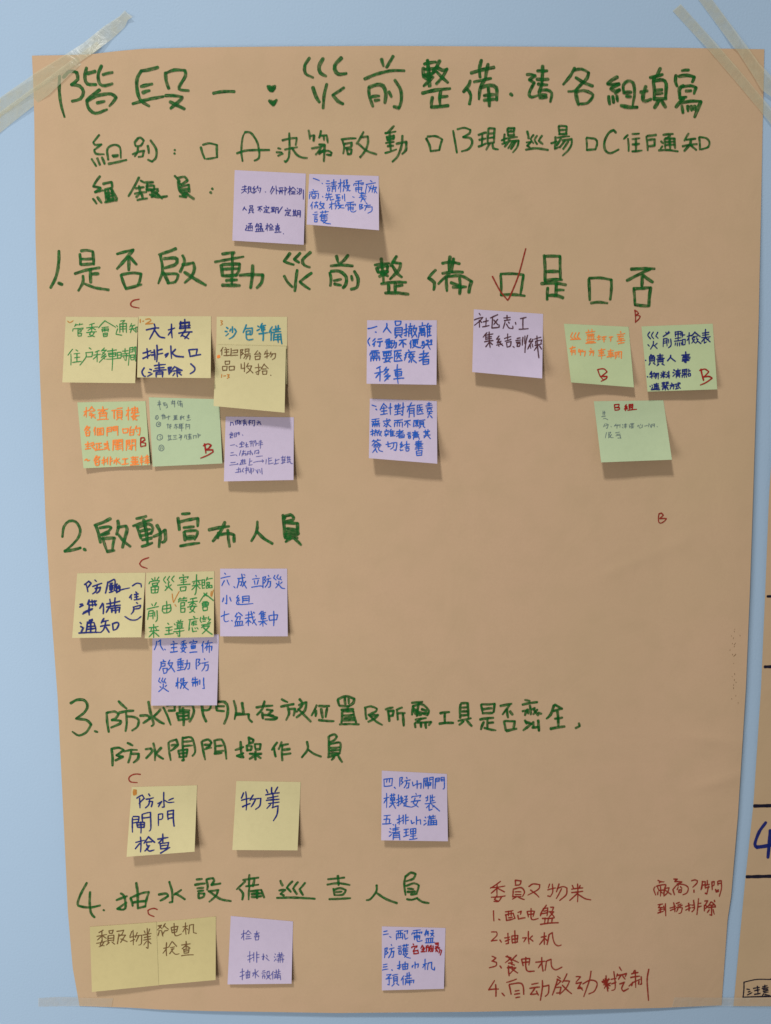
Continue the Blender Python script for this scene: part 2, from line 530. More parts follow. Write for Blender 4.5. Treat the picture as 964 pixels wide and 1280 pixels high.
multi(poster, sheet_pt, 'heading_character', None, 'marker', 3.0, [
(F_, '''116,66 80,110 90,125 130,122;130,122 86,155 95,178 145,182;70,210 98,254;104,206 120,246;132,200 148,240
170,215 165,150 205,125 240,140 246,205;195,190 230,186;200,197 228,193;172,240 220,230 280,216
350,85 330,110 335,132 365,130 384,100 365,82 345,88;316,182 350,168 388,160;350,140 345,170 330,195;385,162 378,195 352,198;408,130 415,175
425,98 458,150 458,200 435,226 410,215;570,155 574,160;568,176 573,180'''),
(G_, '''85,298 75,220 85,110 105,65 150,70 200,140 218,220 215,275 180,294;40,235 120,212 300,208
370,194 392,200;358,226 402,228;370,255 410,238;405,130 455,118 520,110 512,170;460,72 462,180 455,270 432,304 420,295;425,205 470,195 525,185
480,190 520,245 560,268 605,272;615,50 622,80 625,120;628,95 660,90 655,135;715,55 700,110;705,95 760,90 770,150;735,95 740,130
640,195 700,185 750,170;700,165 745,165 738,300;715,190 672,245;690,225 770,215 800,230 795,250 760,245;740,205 700,240'''),
(H_, '''108,155 170,148 225,146;115,160 130,215 122,270;135,190 190,180 185,215 140,225;150,235 160,275 188,270;150,235 190,235 184,272
285,95 262,140 230,190;260,135 320,130 320,190 295,250 258,298;245,190 310,245 390,275
530,48 480,100 460,105;465,105 545,92;470,135 530,122 528,152 475,160;472,135 478,165;475,146 530,138;498,95 505,240;465,185 530,175;480,210 525,205;460,265 550,235
550,190 600,178 630,175 625,240 595,272;598,125 590,210 560,290 518,334'''),
(I_, '''65,75 78,150 92,232;95,65 145,55 188,70 180,95 135,120;135,120 190,130 200,165 175,205 125,222
245,105 298,88;270,100 268,180;250,140 295,130;245,188 298,165;315,60 310,170;320,58 360,60 355,160;320,95 352,92;320,128 352,122;312,165 355,158
325,165 300,210;345,165 350,200 385,208;408,145 440,130;430,100 428,165;412,170 445,155;450,60 455,110;455,58 500,55 495,105;460,82 492,80;455,110 500,105
445,130 520,120;465,135 430,190;465,150 530,145 520,190 488,230;490,150 455,200;510,150 475,205
590,80 600,130;585,158 615,155;615,155 590,180 610,195;635,105 615,135 635,165;660,110 642,140 660,170;695,110 672,145 700,170;580,210 650,200 738,212
760,165 800,150;790,120 785,205;785,205 815,190;815,45 820,100;815,42 870,45 865,95;820,70 865,68;815,100 870,98
805,125 890,115;830,130 800,180;840,145 905,135 905,170 880,215 840,252;855,150 820,195;880,150 845,205'''),
(J_, '''255,90 240,70 205,90 175,150 178,210 215,235 275,208
340,105 310,135;340,130 345,220;370,98 420,95;370,135 425,128;395,130 395,220;372,172 420,168;370,222 440,215
470,115 480,215;478,112 540,105;485,140 530,135 530,180 485,185;590,105 660,98;640,110 610,135
600,135 605,200;605,130 670,130 675,200;635,130 640,200;605,155 670,150;608,178 670,175;575,150 590,165;585,185 570,205;560,215 620,212 695,222
770,95 740,145;755,140 820,132;728,185 830,170;785,140 780,170 740,218;785,180 825,212;845,122 850,210;848,120 895,128 918,155 910,190 860,208''')], gap=9)

multi(poster, sheet_pt, 'heading_character', None, 'marker', 3.3, [
(F_, '''120,315 80,375 125,385 90,410 140,400;78,450 100,480;105,440 130,475;140,360 190,350 195,380;150,400 160,470;150,395 185,385 205,420 222,450
155,420 195,412;160,440 200,430;165,455 205,448;150,472 222,458;170,395 175,460;190,392 198,455
355,322 325,380 292,435;365,340 385,352;335,388 385,380;355,372 365,420;330,420 400,410;340,440 355,425;345,458 405,448;372,425 378,450
390,352 440,350;400,375 445,370 445,395 400,395;400,400 470,390;430,395 440,440;420,425 470,440 525,435;470,400 430,440;460,415 495,450;405,360 402,395;440,405 478,432
570,312 600,345;590,325 630,318 648,340 610,365 590,350;590,345 600,400 640,440;600,380 655,365 660,410;610,395 655,390;610,410 655,405;615,425 650,420
600,435 640,440;640,420 685,450;796,388 800,394;786,410 792,418''')], gap=9)

multi(poster, sheet_pt, 'heading_character', None, 'marker', 4.1, [
(K_, '''152,55 150,150 130,260 85,352;148,312 178,326;320,80 325,165;330,55 380,50 425,60 432,165;330,120 420,118;330,165 430,158
280,238 370,210 478,190;405,205 408,310;420,240 468,238;345,255 345,310 308,375;362,320 440,350 552,368
618,80 690,60 752,45;745,50 680,130 618,200;712,100 712,210;725,105 775,165;650,248 670,310 690,358;655,245 740,232 812,238 800,300 785,325;690,358 815,325'''),
(L_, '''240,35 190,55 112,80;125,90 140,200 108,298;150,110 235,105 250,125 235,155 155,180;145,215 165,250 185,295
155,225 245,225 255,245 235,285 175,295;290,85 305,130 272,210;290,155 370,140 380,180 360,240 305,292;305,212 380,260 465,310
590,75 680,65;535,135 640,115 750,95;665,65 665,170 660,300;580,160 590,240;590,155 720,150 715,200 690,240;590,190 710,185;595,238 700,232
620,275 700,270;590,310 720,312;720,235 800,230 895,232 885,290 850,330;818,160 815,240 802,330'''),
(M_, '''135,70 90,130 165,155;212,68 168,115 205,140;290,62 230,120 245,160 285,175;92,240 120,290 155,325;190,195 180,270 172,355;298,218 210,285 285,340
485,90 498,140;572,85 540,125 505,148;442,165 520,158 608,165;435,215 445,260 440,315;445,205 510,205 560,250 555,305 535,330
465,275 520,265;470,300 520,310;598,240 605,275;620,205 648,260 640,325 595,340'''),
(N_, '''50,158 110,150 160,145;100,110 110,200 118,290;65,180 75,210;72,178 150,165 145,205;75,212 150,205;85,245 150,210;95,215 150,240;215,92 170,165
185,135 245,145 235,190 165,265;185,165 220,220 255,250;100,300 190,288 288,288;205,290 205,360;210,318 260,310;155,310 155,365;130,368 220,368 305,378
510,195 455,255 500,290 495,345;560,145 625,135 690,148;618,95 612,200;645,110 630,210;560,220 640,210 715,212;615,225 530,300;590,255 595,355
600,245 700,240 780,280 760,365;690,255 690,375;625,290 680,310;640,325 740,322'''),
(O_, '''336,80 340,212;340,85 420,85 422,205;345,165 415,165;340,212 430,208
322,228 390,225 450,235;400,230 398,290;400,262 440,262;355,250 352,312;360,290 400,290 435,302
792,152 850,150 915,150;890,152 770,212;848,180 848,240;855,185 905,220;805,250 812,340;808,255 895,248 885,345;812,338 885,345''')], gap=9)

multi(poster, sheet_pt, 'heading_character', None, 'marker', 4.1, [
(P_, '''48,218 60,140 100,98 150,105 182,160 170,220 120,280 68,322;65,325 130,315 185,300;210,308 225,320
410,80 350,110 290,130;300,130 320,190 335,260;330,150 400,140 415,150 395,175 340,200;340,205 400,190;350,225 365,270 385,330
350,230 440,225 425,320;385,328 440,320;465,95 470,140 455,200;465,145 525,135 535,160 520,220 500,298;465,195 510,250 560,290
605,80 680,62;580,135 650,110 720,88;660,90 680,180 690,275;610,140 640,230;620,145 700,120 730,150 715,195;635,175 710,160;640,210 710,190;650,240 720,225
645,290 725,262;735,215 780,195 820,165 825,240 800,260;760,130 785,190 775,295'''),
(Q_, '''70,42 125,38;42,70 48,110 52,155;48,100 110,85 185,72 182,130;82,140 155,132;85,170 92,230;90,165 170,160 180,180 160,225;105,205 155,200;110,218 150,214
58,270 120,258 195,248;262,155 330,140 405,130;375,100 345,165 290,235;330,175 325,215;335,190 400,180 440,190 440,240;395,155 400,220 408,275
605,95 600,165 562,235;603,168 650,215 712,252;785,50 800,75;795,60 840,48 862,65 855,85 800,98;788,60 795,130 800,205;805,105 890,108 895,185
815,145 885,150;812,168 885,170;805,190 890,190;800,212 890,212;838,218 805,240;865,215 915,262''')], gap=9)

multi(poster, sheet_pt, 'heading_character', None, 'marker', 3.3, [
(R_, '''45,102 85,80 135,82 158,120 135,165 80,205;80,205 150,215 182,245 150,295 100,318 55,292;205,288 225,295
285,165 290,230 300,295;290,165 340,158 365,175 345,205 320,215;320,215 380,220 375,238 315,265;365,88 420,138;370,165 420,155 465,152
415,165 420,230 412,290;420,190 470,195 500,215 490,260 455,285;565,92 580,170 600,240 585,255;510,185 560,185 575,205 530,235;645,145 600,190;600,195 640,225 670,240
665,130 690,180 715,248;690,118 740,112 742,150 700,152;775,115 775,160;780,112 858,112 870,150 860,190 840,225;780,150 840,150
755,168 765,205;755,168 835,162 835,205;765,188 830,183;765,215 830,208;795,135 800,250'''),
(S_, '''65,105 75,180 95,225;65,150 115,145 130,105;165,95 165,150 215,155;170,92 220,95 240,130 235,190 215,240;170,122 215,122
280,85 295,150 285,210;295,170 330,172;335,100 345,172;290,182 380,175 380,205 402,228
430,130 480,122 540,118;485,88 470,140 435,180;470,165 475,205;500,145 540,150 505,180;480,180 545,185;515,180 570,200 555,210 490,210
600,75 640,95;595,125 640,115 680,108;640,125 650,170 630,215;650,140 690,140 680,185;720,75 740,110 700,160;715,115 765,95 755,150 700,197;710,140 760,190 795,225
835,115 800,185;830,150 828,190;850,120 920,120;865,140 875,200;905,135 895,195;850,215 950,222'''),
(T_, '''155,85 165,125;155,80 210,58 270,75 265,105 230,130;168,126 235,130;205,70 208,115;230,70 232,112;180,155 265,150;225,130 225,165;185,170 180,245;195,165 265,165 285,245
200,195 265,190;200,215 270,210;195,230 270,228;168,258 240,255 305,258;350,150 358,220;345,140 390,130 430,145 425,165 370,190;375,195 440,190 410,220 370,240;380,195 430,240 470,262
492,152 545,138;510,160 520,235;515,165 550,160 545,195 520,200;610,138 570,155;575,160 580,225;580,180 630,178;615,180 622,268
680,105 755,98;690,125 680,190;685,130 750,115 800,160 790,195;730,105 715,200;695,150 720,160;700,180 745,190;750,150 785,160;755,180 790,175;690,165 790,190
705,225 780,212;745,215 720,240;700,250 705,280;705,245 815,240 800,265;745,245 745,278;775,245 780,285'''),
(U_, '''50,152 105,145;78,152 78,212;45,215 128,210;172,100 170,180;175,92 215,90 220,180;180,118 210,116;180,142 212,140;175,165 215,162;158,198 235,182;190,200 165,222;210,195 240,230
295,100 305,150;298,98 378,95 372,145;310,128 360,122;305,152 365,150;290,190 370,180;335,185 335,245;340,210 370,208;312,205 295,250;315,240 385,255
412,108 480,95;470,100 425,160;452,130 458,178;470,140 485,160;435,200 445,255;440,198 500,200 492,245;450,258 510,245
560,72 590,78;545,100 635,85;545,140 570,135 560,165;590,105 595,160;575,130 580,155;600,130 620,120;615,130 640,165;635,130 610,158;640,150 660,155
565,205 600,215 550,255;560,195 570,215;610,205 612,240;605,238 640,235;640,195 645,258
735,105 715,160 690,185;740,100 785,125;730,140 785,125;755,140 760,230;740,185 785,178;715,245 800,232;885,212 890,230 865,242''')], gap=9)

multi(poster, sheet_pt, 'heading_character', None, 'marker', 3.2, [
(R_, '''318,405 325,460 325,520;325,405 370,400 400,415 350,450;350,450 395,460 345,485;425,368 460,385;400,425 450,415 490,415;450,425 440,470 430,500;450,440 500,440 495,475 465,500
598,370 610,430 608,485;545,410 580,405 590,425 550,470;650,400 615,440;615,440 665,475;700,365 705,430 715,485;705,360 750,345 765,380 715,420;720,385 755,380
795,330 795,400;800,335 850,330 870,370 878,430 860,455;800,360 855,355;800,390 860,385;765,420 775,460;765,420 825,410 820,455;770,440 820,435;770,462 820,458;795,400 800,488;790,485 805,480'''),
(S_, '''65,360 75,420 88,480;70,355 110,345 130,365 110,400 85,410;85,380 120,380;95,400 130,400;150,350 155,435;155,350 200,345 220,390 230,475;160,390 205,385;160,425 210,420;150,440 200,435
290,415 345,395;325,360 330,430 345,465;300,455 345,435;345,465 300,455;380,330 385,370;385,335 410,345 405,365 380,370;365,385 370,420;370,385 400,390 395,415 370,418;420,375 425,410;420,375 460,375 455,410 425,412
385,440 465,440;425,425 425,480;420,450 385,475;430,450 460,470;570,365 535,415;550,400 560,460;600,362 580,410;590,385 645,375;605,385 605,485;605,415 655,408;605,445 660,438
770,360 775,410 735,465;775,410 815,440 865,460'''),
(T_, '''90,345 92,400 90,480;95,340 130,328 148,345 130,370 95,385;95,400 160,385 175,400 170,450;105,425 165,420;105,445 165,440;95,465 170,460;85,490 165,465;130,490 110,510;155,475 185,525''')], gap=9)

multi(poster, sheet_pt, 'heading_character', None, 'marker', 3.1, [
(V_, '''105,105 60,190 40,255 60,272 130,280 200,265;128,170 125,250 135,320 160,350;222,298 230,302;315,228 390,200;345,180 370,200 380,270 365,295 320,290;385,245 320,290
415,215 430,270;415,212 490,180 545,170 520,270;455,105 465,180 465,275;430,245 520,235;465,285 520,272;690,98 710,170 712,240 690,245;615,188 670,182 680,200 625,232;775,155 725,190;730,180 800,222'''),
(W_, '''60,82 100,78;50,120 120,110;65,145 110,140;70,165 110,160;75,180 75,215;75,180 115,180 110,205 80,215;130,85 140,130 135,155;130,82 175,72 185,90 165,120 230,110
145,165 215,155 195,200 150,240;155,170 230,220 305,235;405,95 345,152;365,150 390,180 385,225;390,85 500,68;435,48 432,130;470,75 460,130;410,130 500,118
435,135 430,225;440,165 520,155 540,210;490,160 490,215;450,185 520,180;450,205 520,200;655,90 670,125;645,160 690,155;690,155 655,185 680,195
740,95 700,140 730,170;780,100 745,145 772,185;830,105 790,150 815,192;630,212 750,210 900,218'''),
(X_, '''120,115 245,102;195,90 200,160;115,155 200,145 285,158;160,185 170,235;165,195 210,182 255,195 235,230 170,235;180,212 225,208;130,265 210,262 290,258
487,160 485,205 440,265 410,272;485,218 560,265 640,295;705,90 695,150 705,235;705,95 745,65 780,75 765,110 710,130;710,165 770,145 805,160 790,215;720,185 765,190;720,210 775,208
745,230 790,225;715,265 750,270 795,255;790,258 830,285 880,295''')], gap=9)

write(poster, sheet_pt, 'tick_box', 'green tick box in front of the letter A', 'marker', 3.0, F_, '728,140 738,175 752,210;740,125 780,116 825,126 826,200;760,210 826,200')
write(poster, sheet_pt, 'tick_box', 'green tick box in front of the letter B', 'marker', 3.0, H_, '790,148 815,200 825,252;800,132 870,130 918,155 895,240;825,250 898,240')
write(poster, sheet_pt, 'tick_box', 'small green tick box in front of the letter C', 'marker', 3.0, J_, '45,130 48,215;48,125 110,135 122,165 110,208;52,212 110,208')
write(poster, sheet_pt, 'tick_box', 'green tick box with a red tick through it', 'marker', 4.0, O_, '108,185 110,290;108,178 170,176 228,182 212,285;112,288 170,285 235,292')
write(poster, sheet_pt, 'tick_box', 'green tick box left empty beside the last word of heading 1', 'marker', 4.0, O_, '570,205 575,315;572,200 630,198 688,208 682,312;582,330 620,325 668,330')
write(poster, sheet_pt, 'tick_mark', 'thin red tick through the first green box', 'red', 2.0, O_, '65,190 105,265 142,312 152,306 200,190 240,45')
for lab, crop, txt in (
 ('red letter C above the notes under heading 1', PX, '174,374 167,375.5 163.5,379 165,383 174,385'),
 ('red letter C under heading 2', PX, '186,697 178,700 174.5,704.5 177,708 184,710.5'),
 ('red letter C above the note that asks for floodgate checks', (140, 960, 3.708), '132,30 112,28 90,34 78,48 86,64 118,68'),
 ('red letter C under heading 4', V_, '605,295 585,287 560,290 538,300 545,328 582,345'),
 ('red letter B under the last box of heading 1', (690, 380, 6.025), '625,45 630,100 628,138;622,50 640,55 652,70 630,85;630,88 650,85 665,92 655,112 628,138'),
 ('small red letter B alone on the bare right half', (780, 620, 5.24), '230,115 226,145 228,172;228,118 245,112 258,126 235,145;235,148 278,148 265,165 240,178 228,170')):
    write(poster, sheet_pt, 'letter_mark', lab, 'red', 1.7, crop, txt)

red = lambda lab, crop, txt: write(poster, sheet_pt, 'pen_line', lab, 'red', 1.75, crop, txt)
red('first red pen line beside heading 4', Y_, '''155,70 115,100 78,122;80,118 190,105;130,95 130,190;130,120 85,160;130,120 185,150;85,190 190,180;125,180 108,208 140,222;165,185 140,220 105,222
265,65 268,100;265,62 310,68 300,95 265,100;250,140 245,190;250,130 310,118 335,150 320,185;265,150 310,150;265,170 310,170;250,185 310,185;270,190 245,205;290,190 335,208
368,110 400,90 450,95 440,130 360,175;380,135 420,165 445,190;525,90 515,120;510,135 570,120;545,90 548,150 530,185 510,180;595,90 575,150;580,125 625,110 655,120 650,170 600,215;615,125 590,175 575,200
695,100 705,125;735,90 735,225;755,100 745,125;690,130 775,120;690,155 775,145;735,160 675,215;735,165 790,200 835,210''')
red('red pen item numbered 1', Y_, '''102,292 105,370;140,355 152,362;190,300 250,290;190,325 250,310 265,350;195,320 200,365;215,295 215,330;235,295 235,330;200,365 260,350;215,345 245,340
285,305 310,295 305,320;285,325 290,355 340,345;355,300 365,340;355,298 410,295 400,335;365,320 405,315;385,275 385,345 400,360 440,350
500,250 465,300 455,330;475,275 510,270 505,330;480,295 510,290;455,315 510,305;530,265 555,265 545,290;520,300 555,300 520,340;530,305 560,340;470,350 560,345;490,345 485,390;515,345 510,385;545,345 540,380;455,395 520,385 590,382''')
red('red pen item numbered 2', Z_, '''85,30 125,30 128,55 85,98;85,98 130,92;150,90 162,108;185,75 225,68;210,40 215,115 195,120;190,100 225,85;240,60 245,115;240,60 285,55 280,105;262,20 265,115;245,85 280,80;245,112 285,105
365,25 370,120;320,75 350,72 330,105;395,60 375,80;375,80 400,100;460,70 500,62;485,35 485,125;485,75 448,125;490,80 505,95;520,50 505,125;520,50 545,35 550,80 565,120 590,135 612,128''')
red('red pen item numbered 3', Z_, '''90,212 120,225 90,250;95,250 125,260 120,285 70,300;150,285 162,302;195,215 235,225 190,262;205,210 240,250;275,205 235,250;225,230 290,260;215,265 245,260;215,285 220,360
235,270 260,280;225,300 270,300 225,345;240,310 285,340;205,300 245,290;312,235 325,285;315,235 375,230 368,280;320,260 370,255;345,222 345,290 360,325 410,325
420,258 490,250;465,222 475,325;465,265 440,300;500,250 490,320;500,250 535,235 540,290 570,315 618,295''')
multi(poster, sheet_pt, 'pen_line', 'red pen item numbered 4 with a scribbled-out character', 'red', 1.8, [
(Z_, '''110,395 65,465 140,460;118,425 120,515;165,490 185,512;275,385 200,410;220,430 235,500;220,425 300,415 325,440 330,500;265,475 295,470;260,500 300,494;270,525 300,520
390,425 440,415;375,455 450,445;415,450 380,500 430,495;425,475 440,505;475,440 520,430 515,490 492,515;470,395 470,450 455,545;585,365 605,380;580,385 610,400 580,430;585,385 545,505
570,450 610,445 600,490 575,490;655,345 620,410;625,400 675,400 650,450 600,500;620,430 690,495'''),
(AA, '''0,270 50,272 0,330;0,345 60,330 20,400 70,395;40,375 75,420;75,350 150,310 215,320 232,360 200,430 140,460;165,210 150,300 110,420 85,490
285,325 370,300;330,260 350,430;300,300 360,400;360,290 310,400;300,360 380,340;290,330 375,370;320,290 345,410;385,300 440,290;415,215 430,340 425,410 390,420;390,350 440,330
475,165 500,205;455,240 445,275;455,255 555,235 540,270;490,260 465,300;510,260 540,300;480,350 530,330 500,400 520,430 575,400
640,200 625,240;610,240 680,225;600,280 700,265;650,200 655,390;580,375 625,335 700,300;620,330 610,370;690,320 685,355;715,270 720,350 700,355;798,190 780,300 788,440 795,530''')])
red('red pen line at the lower right edge, ending in a question', AB, '''120,100 155,118 195,118;150,120 135,132;85,180 70,210 95,280;100,172 150,158 215,150;115,180 130,215;150,170 150,290;130,225 200,215 190,275;120,240 118,275;155,240 180,255;215,160 200,210;205,200 255,190 235,250 190,290;205,215 280,270
310,85 355,85 320,115;325,115 410,120 360,140;350,140 365,165;300,210 320,275;305,205 360,150 440,155 485,190 470,250 420,275;365,180 350,215;390,175 410,200;375,215 370,245 400,245 405,215 375,215
525,105 565,95 595,105 590,135 540,185;555,215 555,245;655,110 650,200;640,215 655,150;660,120 690,115 690,200;650,160 690,150;690,160 740,150;715,100 715,150;700,190 740,180;730,170 710,265 690,255
770,120 775,215;770,120 800,115 795,160 775,165;840,115 845,160;845,110 885,105 885,200 860,295;845,140 880,135;815,210 820,240 850,235 845,210;820,225 845,222''')
red('short red pen line below the questioned one', AB, '''120,395 180,385;150,390 125,430 175,430;130,460 180,450;150,430 150,490;120,495 185,475;190,410 195,460;210,380 215,530
265,435 335,410;310,370 325,480;270,465 335,440;340,380 380,365;360,400 400,385;340,430 415,400;365,430 345,480;375,430 415,430 400,490 370,500
450,420 520,395;490,375 495,470;455,460 520,430;550,340 560,440 530,480;530,400 560,395;535,430 560,425;610,320 590,515;600,385 640,375;600,420 645,410
685,350 720,345 690,400;680,400 680,470;690,400 720,420 690,440;760,360 710,430;765,360 815,410;730,430 815,420;770,410 770,520 745,515;740,455 715,490;785,450 800,510;740,400 800,395;800,340 805,360''')
random.seed(31)
specks = []
for k in range(24):
    y = random.uniform(785, 882)
    x = 917 + random.gauss(0, 2.2) - (y - 785) * 0.012 + (6 if random.random() < 0.12 else 0)
    specks.append('%.1f,%.1f %.1f,%.1f' % (x, y, x + random.uniform(-0.4, 0.5), y + random.uniform(0.5, 1.6)))
write(poster, sheet_pt, 'dirt_specks', 'column of tiny dark specks near the right edge', 'brown', 0.65, PX, ';'.join(specks))

# ------------------------------------------------------------------ the neighbouring sheet
EDGE2 = [(1003, 40), (986, 250), (961.5, 620), (956.5, 745), (951.5, 860), (942, 1005), (932, 1097), (927, 1150), (918, 1247), (917, 1258)]
def sheet2_h(px, py):
    return 0.0016 + 0.0006 * math.sin(px * 0.011 + py * 0.006) + 0.002 * sstep(0, 1, (980 - px + (1258 - py) * 0.05) / 60.0) * sstep(1250, 1100, py)
def sheet2_pt(px, py, off=0.0):
    return at(px, py, sheet2_h(px, py) + off)
nu2, nv2 = 40, 70
v2 = []
for j in range(nv2 + 1):
    py = 40 + (1257.5 - 40) * j / nv2
    xl = lerp_poly(EDGE2, py, 1)
    for i in range(nu2 + 1):
        v2.append(sheet2_pt(xl + i / nu2 * (1840 - 0.075 * (py - 40) * 1.6 - xl), py))
poster2 = root('paper_poster', at(1400, 60, 0.0))
sheet('paper_sheet', v2, nu2, nv2, M['kraft'], 0.0002, poster2)
tag(poster2, 'second brown paper sheet at the right edge, with black ruled lines and a big 4', 'poster', 'brown paper posters on the wall')
for (x, y) in ((959.5, 745.5), (956, 833.5), (943, 1007.5), (933.5, 1096)):
    write(poster2, sheet2_pt, 'ruled_line', None, 'black', 4.2, PX, '%.1f,%.1f %.1f,%.1f %.1f,%.1f' % (x, y, x + 90, y - 1.5, x + 420, y - 4))
write(poster2, sheet2_pt, 'numeral', 'big dark blue numeral 4', 'navy', 4.4, PX, '957.5,1028 949,1040 943.7,1055 946,1059 972,1054;963,1038 962,1052 960,1072')
write(poster2, sheet2_pt, 'written_box', 'small black box with two characters at the bottom', 'black', 1.5, (824, 1150, 6.886), '''730,535 722,665;730,535 840,512 960,512;955,510 1150,500 1140,650;722,665 850,660 1140,655
755,595 780,600;765,620 785,615;760,645 800,625;810,590 865,580;845,570 850,640;820,610 865,600;820,640 870,632
890,575 930,565;885,590 940,580;910,560 910,585;895,600 935,595;895,615 940,605;900,625 940,620;890,650 900,635;910,640 960,655;905,655 945,660''')

# ------------------------------------------------------------------ sticky notes
class Note:
    def __init__(self, label, mat, quad, lift, base=0.0004, curl=(0, 0), power=1.7):
        """quad: corners TL TR BR BL on the photograph; lift: metres the lower corners stand off (left, right)"""
        self.q, self.L, self.b, self.curl, self.pw = quad, [l * 1.0 for l in lift], base, curl, power
        org = self.pt_uv(0.5, 0.0)
        n = 22
        vs = [self.pt_uv(i / n, j / n) for j in range(n + 1) for i in range(n + 1)]
        self.o = root('sticky_note', org)
        sheet('note_paper', vs, n, n, M[mat], 0.00012, self.o)
        tag(self.o, label, 'sticky note', 'sticky notes on the brown poster')
    def px_uv(self, u, v):
        a, b, c, d = self.q
        return tuple((1 - u) * (1 - v) * a[k] + u * (1 - v) * b[k] + u * v * c[k] + (1 - u) * v * d[k] for k in (0, 1))
    def lift_uv(self, u, v):
        t = max(0.0, (v - 0.16) / 0.84)
        l = self.L[0] + (self.L[1] - self.L[0]) * u
        h = l * t ** self.pw
        h += self.curl[0] * max(0, t - 0.45) ** 2 * max(0, 0.55 - u) ** 2 * 10 + self.curl[1] * max(0, t - 0.45) ** 2 * max(0, u - 0.45) ** 2 * 10
        h += 0.0006 * math.sin(5 * u + self.q[0][0]) * t
        return h + self.b
    def pt_uv(self, u, v, off=0.0):
        x, y = self.px_uv(u, v)
        return at(x, y, sheet_h(min(x, 950), y) + self.lift_uv(u, v) + off)
    def __call__(self, px, py, off=0.0):
        u, v = 0.5, 0.5
        for _ in range(6):
            x, y = self.px_uv(u, v)
            e = 1e-3
            xu, yu = self.px_uv(u + e, v); xv, yv = self.px_uv(u, v + e)
            a, b, c, d = (xu - x) / e, (xv - x) / e, (yu - y) / e, (yv - y) / e
            det = a * d - b * c
            dx, dy = px - x, py - y
            u += (d * dx - b * dy) / det
            v += (-c * dx + a * dy) / det
        u = max(0.004, min(0.996, u)); v = max(0.004, min(0.996, v))
        return self.pt_uv(u, v, off)
    def line(self, mat, w, crop, text, label=None, name='written_line'):
        write(self.o, self, name, label, mat, w, crop, text)
        return self

mm = 0.001
NA = (280, 200, 4.59)
n = Note('lilac note with three neat dark blue pen lines, left of the two highest notes', 'lilac', [(293.5, 212.6), (382.4, 217), (379.8, 306), (290.5, 300.7)], (4*mm, 4*mm))
n.line('pen', 1.15, NA, '''105,155 130,150;100,170 135,165;120,145 118,175 100,190;120,175 130,185;140,155 140,180;140,153 155,155 153,178;142,165 153,165;145,180 135,192;152,180 165,188
175,150 165,165 180,165 168,180;185,178 170,188;195,148 188,165;192,160 212,160 205,188;195,170 200,175;170,185 172,192;236,182 240,184
280,150 265,185;275,160 290,165 270,195;298,148 300,195;300,170 310,178;315,160 340,158;320,165 325,175;335,165 332,175;312,178 345,175;318,182 320,195;318,182 335,182 333,195;350,155 350,200;350,155 362,165 352,178
368,165 385,162;377,150 377,200;375,175 366,190;395,155 382,175;395,155 412,172;385,180 408,178;388,190 408,185;385,195 410,195
420,160 425,165;418,178 424,180;418,195 428,185;432,165 432,190;432,165 445,165 443,190;434,177 443,176;430,198 440,192;455,170 455,225''')
n.line('pen', 1.15, NA, '''118,268 108,288;116,275 130,288;148,262 150,272;148,262 165,262 163,272 150,272;145,280 145,295;148,280 168,280 165,295;148,288 165,288;150,298 140,305;160,298 170,302
192,270 218,265;208,268 195,290;206,275 208,297;210,278 220,288;240,262 245,268;228,275 232,272;228,275 258,270 255,278;235,285 252,283;243,285 243,300;243,292 252,292;235,290 228,302;235,298 262,302
270,275 292,272;276,268 275,295;286,268 286,295;276,282 286,282;276,290 286,289;268,298 294,294;298,272 295,305;298,272 312,272 310,305;300,282 310,282;335,268 312,305
362,275 366,280;350,290 354,285;350,290 382,285 378,293;358,300 376,298;367,300 367,315;367,307 376,307;358,304 350,320;360,315 385,320
395,295 415,292;400,285 399,315;410,285 410,315;400,303 410,302;400,310 410,309;393,320 418,315;422,290 418,325;422,290 438,290 436,328;424,303 436,302;424,312 436,312''')
n.line('pen', 1.15, NA, '''140,365 160,362;155,366 148,372;140,378 140,398;140,378 162,376 162,398;150,376 150,396;142,387 162,386;128,375 133,380;132,385 122,400;122,402 165,405
190,362 180,385;185,370 198,368 196,388;180,380 198,378;205,365 215,364 212,375;203,378 218,378 205,392;205,380 220,392;185,395 188,408;185,395 222,394 220,408;198,395 198,407;210,395 210,407;180,410 230,408
240,378 256,374;248,362 248,405;246,385 238,398;268,366 255,385;268,366 284,385;262,385 278,384;262,393 278,392;260,402 285,400
295,378 318,375;307,364 307,388;305,380 294,392;309,380 320,390;298,393 298,408;298,393 316,392 315,408;300,400 315,400;290,415 328,413;340,422 343,424''')

n = Note('lilac note curling far off the sheet, right of the two highest notes', 'lilac', [(386.7, 217.4), (473.5, 220), (473.9, 287.8), (383.5, 280.6)], (20*mm, 22*mm), power=1.4)
n.line('blue', 1.3, NA, '''512,105 548,118;562,132 566,136;590,120 605,120;585,135 610,135;590,150 605,148;595,160 595,178;595,160 608,160 606,176 595,178;615,130 645,125;630,112 630,148;618,138 642,136;612,150 648,146;622,155 620,182;622,155 640,154 640,182;624,165 638,164
655,135 680,130;668,110 668,185;666,140 656,165;690,115 685,130 692,130 685,145;708,112 703,128 710,128 703,142;682,150 722,145;700,112 712,170 725,175;690,150 684,180;695,155 702,165;718,150 705,178
755,122 790,118;745,138 745,148;748,135 800,130 796,142;772,122 772,150;755,143 762,145;785,138 790,142;755,160 758,182;755,158 792,155 788,178;758,168 790,166;772,152 772,185 785,190 800,185
840,118 850,125;815,140 870,130;822,140 812,185;830,150 835,160;845,145 830,185;835,165 852,162 850,185;858,145 855,165;858,158 875,155 862,188;858,165 878,190''')
